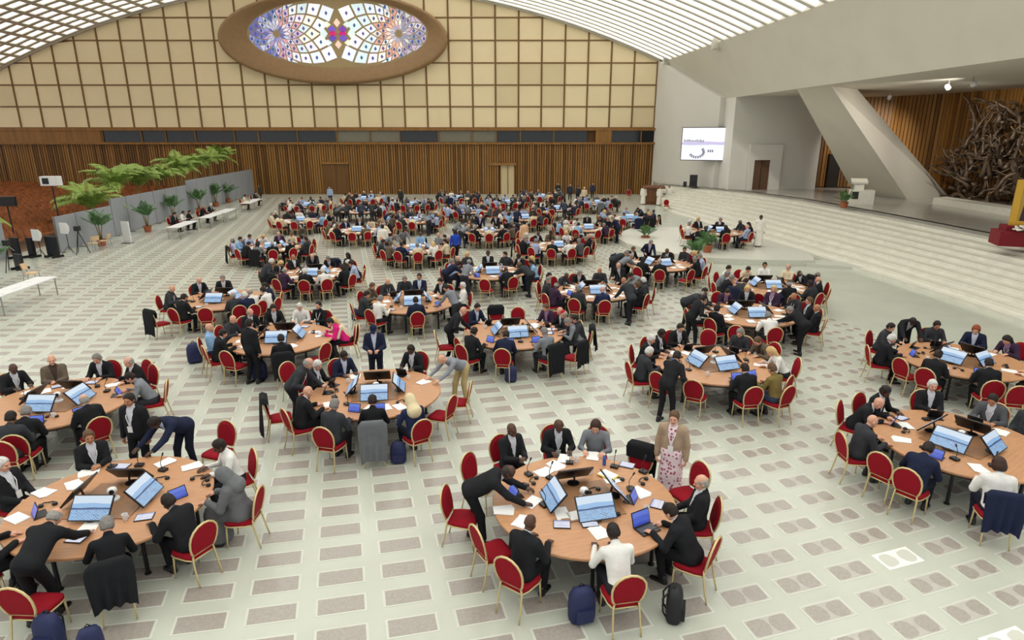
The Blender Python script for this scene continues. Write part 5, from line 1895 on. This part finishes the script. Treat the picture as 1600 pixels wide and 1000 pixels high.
# white ambo on the stage
p = at(1340, 318, sz)
e = empty('white_ambo', (p[0], p[1], sz), R(-25))
ob('base', MB().bbox((-.6, -.5, 0), (.9, .5, .95)).mesh('base', M_white), e)
ob('shaft', MB().bbox((-.35, -.35, .95), (.2, .3, 1.45)).mesh('shaft', M_white), e)
ob('reading_top', MB().box((-.1, -.05, 1.55), (1.0, .8, .12), M=Matrix.Rotation(R(16), 4, 'X')).mesh('reading_top', M_white), e)
ob('front_recess', MB().bbox((-.5, -.52, .35), (-.1, -.49, .85)).mesh('front_recess', M_dark), e)
tag(e, 'white marble ambo standing on the stage before the leaning pier', 'ambo')
p = at(1318, 325, sz)
palm(p[0], p[1], .12, 'dark green plant standing before the white ambo', z=sz, n=14, fr=BFRONDS, s=.85, group='green plants by the dais')
# long white block and bronze tangle
pa, pb = at(1457, 318, sz), at(1580, 338, sz)
V = [pa, pb, pb + np.array([1.4, .6, 0]), pa + np.array([1.4, .6, 0])]
V = [tuple(v) for v in V] + [(v[0], v[1], sz + .42) for v in V]
o = ob('white_block', MB().add(V, [(3, 2, 1, 0), (4, 5, 6, 7), (0, 1, 5, 4), (1, 2, 6, 5), (2, 3, 7, 6), (3, 0, 4, 7)]).mesh('white_block', M_white))
tag(o, 'long low white marble block at the foot of the bronze tangle', 'block')
sculp = empty('bronze_sculpture', (37.0, 38, sz))
tag(sculp, 'great dark bronze tangle of twisting branches before the wooden stage wall', 'sculpture')
BR = []
for k in range(12):
    rd = random.Random(100 + k)
    pts = [Vector((0, 0, 0))]
    d = Vector((0, rd.uniform(-.5, .5), 1)).normalized()
    for i in range(7):
        d = (d + Vector((rd.uniform(-.5, .5), rd.uniform(-.7, .7), rd.uniform(-.45, .45)))).normalized()
        pts.append(pts[-1] + d * rd.uniform(.28, .5))
    mb = MB().tube(pts, [.15 * (1 - i / 8) + .02 for i in range(8)], 6)
    for i in (2, 4, 5):
        q = [pts[i]]
        dd_ = Vector((rd.uniform(-1, 1), rd.uniform(-1, 1), rd.uniform(-.6, 1))).normalized()
        for j in range(3):
            dd_ = (dd_ + Vector((rd.uniform(-.5, .5), rd.uniform(-.5, .5), rd.uniform(-.5, .5)))).normalized()
            q.append(q[-1] + dd_ * .3)
        mb.tube(q, [.07, .05, .035, .015], 5)
    BR.append(mb.mesh('branch', M_bronze, True))
rd = random.Random(77)
for k in range(250):
    y = rd.uniform(-9, 7.6)
    zmax = 5.6 * min(1, 1.15 - max(0, y) / 8.6 * .25)
    z = rd.uniform(0, zmax)
    edge = max(0, y - 5) / 3.6
    m = Matrix.Translation((rd.uniform(-.7, .7), y, z)) @ Matrix.Rotation(rd.uniform(0, 6.28), 4, 'Z') @ Matrix.Rotation(rd.uniform(-1.5, 1.5), 4, 'X') @ Matrix.Scale(rd.uniform(.7, 1.15), 4)
    ob('branch', BR[k % 12], sculp, M=m)
# icon on a crimson stand
p = at(1604, 386, sz)
e = empty('crimson_plinth', (p[0] + .1, p[1] + .4, sz), R(-24))
ob('lower_block', MB().bbox((-1.0, -.5, 0), (1.2, .7, .62)).mesh('lower_block', M_crim), e)
ob('upper_block', MB().bbox((-.75, -.25, .62), (1.0, .6, .85)).mesh('upper_block', M_crim), e)
tag(e, 'crimson draped plinth at the edge of the stage', 'plinth')
q = e.location
f_ = empty('framed_panel', (q[0] + .05, q[1] + .05, sz + .85), R(-24))
ob('gold_frame', MB().bbox((-.62, -.06, 0), (.9, .06, .2)).bbox((-.62, -.06, 1.75), (.9, .06, 1.95)).bbox((-.62, -.06, .2), (-.38, .06, 1.75)).bbox((.66, -.06, .2), (.9, .06, 1.75)).mesh('gold_frame', M_goldf), f_)
ob('gold_ground', MB().bbox((-.38, -.02, .2), (.66, .03, 1.75)).mesh('gold_ground', mat('gold_leaf', srgb(190, 152, 70), .4)), f_)
ob('dark_shape', MB().prism([(-.28, .2), (.5, .2), (.46, .9), (.34, 1.25), (.12, 1.42), (-.1, 1.25), (-.22, .9)], -.035, -.02, axis='y').mesh('dark_shape', mat('dark_paint', srgb(62, 40, 44), .6)), f_)
tag(f_, 'gold framed picture with a dark rounded shape on the crimson plinth', 'picture')
e = empty('flower_arrangement', (q[0] - .35, q[1] - .3, sz + .62), 0)
M_petal = mat('white_petal', srgb(240, 238, 226), .6)
M_fleaf = mat('flower_leaf', srgb(60, 96, 50), .6)
rd = random.Random(5)
FLW = MB().lathe([(.015, -.03), (.07, .0), (.085, .03), (.05, .045), (.01, .03)], 8).mesh('blossom', M_petal, True)
for k in range(14):
    ob('blossom', FLW, e, M=Matrix.Translation((rd.uniform(-.35, .35), rd.uniform(-.15, .15), rd.uniform(.06, .26))) @ Matrix.Rotation(rd.uniform(-.7, .7), 4, 'X'))
for k in range(10):
    a = rd.uniform(0, 6.28)
    ob('leaf', MB().add([(0, 0, .02), (.1 * math.cos(a + .4), .1 * math.sin(a + .4), .1), (.34 * math.cos(a), .2 * math.sin(a), .08), (.1 * math.cos(a - .4), .1 * math.sin(a - .4), .1)], [(0, 1, 2, 3)]).mesh('leaf', M_fleaf), e)
tag(e, 'white flowers with green leaves on the crimson plinth', 'flowers')
# lamps under the stage ceiling; all but the first added to brighten the stage
for k, (x, y, tx, ty) in enumerate(((33.8, 49.5, 36.5, 56), (30.0, 38.5, 39.5, 44), (30.0, 29.0, 39, 36), (29.5, 36, 29, 55))):
    e = empty('stage_fill_lamp', (x, y, ZL + .1))
    d = Vector((tx - x, ty - y, 4.0 - ZL)).normalized()
    M_ = d.to_track_quat('-Z', 'Y').to_matrix().to_4x4()
    ob('lamp_housing', MB().lathe([(.1, .28), (.14, .24), (.16, 0), (.13, 0), (.12, .1)], 14).mesh('lamp_housing', M_whitep), e, M=Matrix.Translation((0, 0, -.45)) @ M_)
    ob('lamp_bracket', MB().tube([(0, 0, 0), (0, 0, -.3)], .025, 6).mesh('lamp_bracket', M_metal), e)
    ld = bpy.data.lights.new('stage_fill_light', 'SPOT')
    ld.energy = 2000
    ld.color = (1.0, .93, .84)
    ld.spot_size = R(84)
    ld.spot_blend = 1.0
    ld.shadow_soft_size = .2
    lo_ = bpy.data.objects.new('stage_fill_light', ld)
    col.objects.link(lo_)
    lo_.parent = e
    lo_.matrix_local = Matrix.Translation(Vector((0, 0, -.45)) + d * .1) @ M_
    tag(e, 'white stage lamp under the stage ceiling, ' + ['aimed at the corner of the wooden wall', 'added to brighten the bronze tangle', 'added as fill nearest the camera', 'added to brighten the white portal'][k], 'lamp', 'stage lamps')
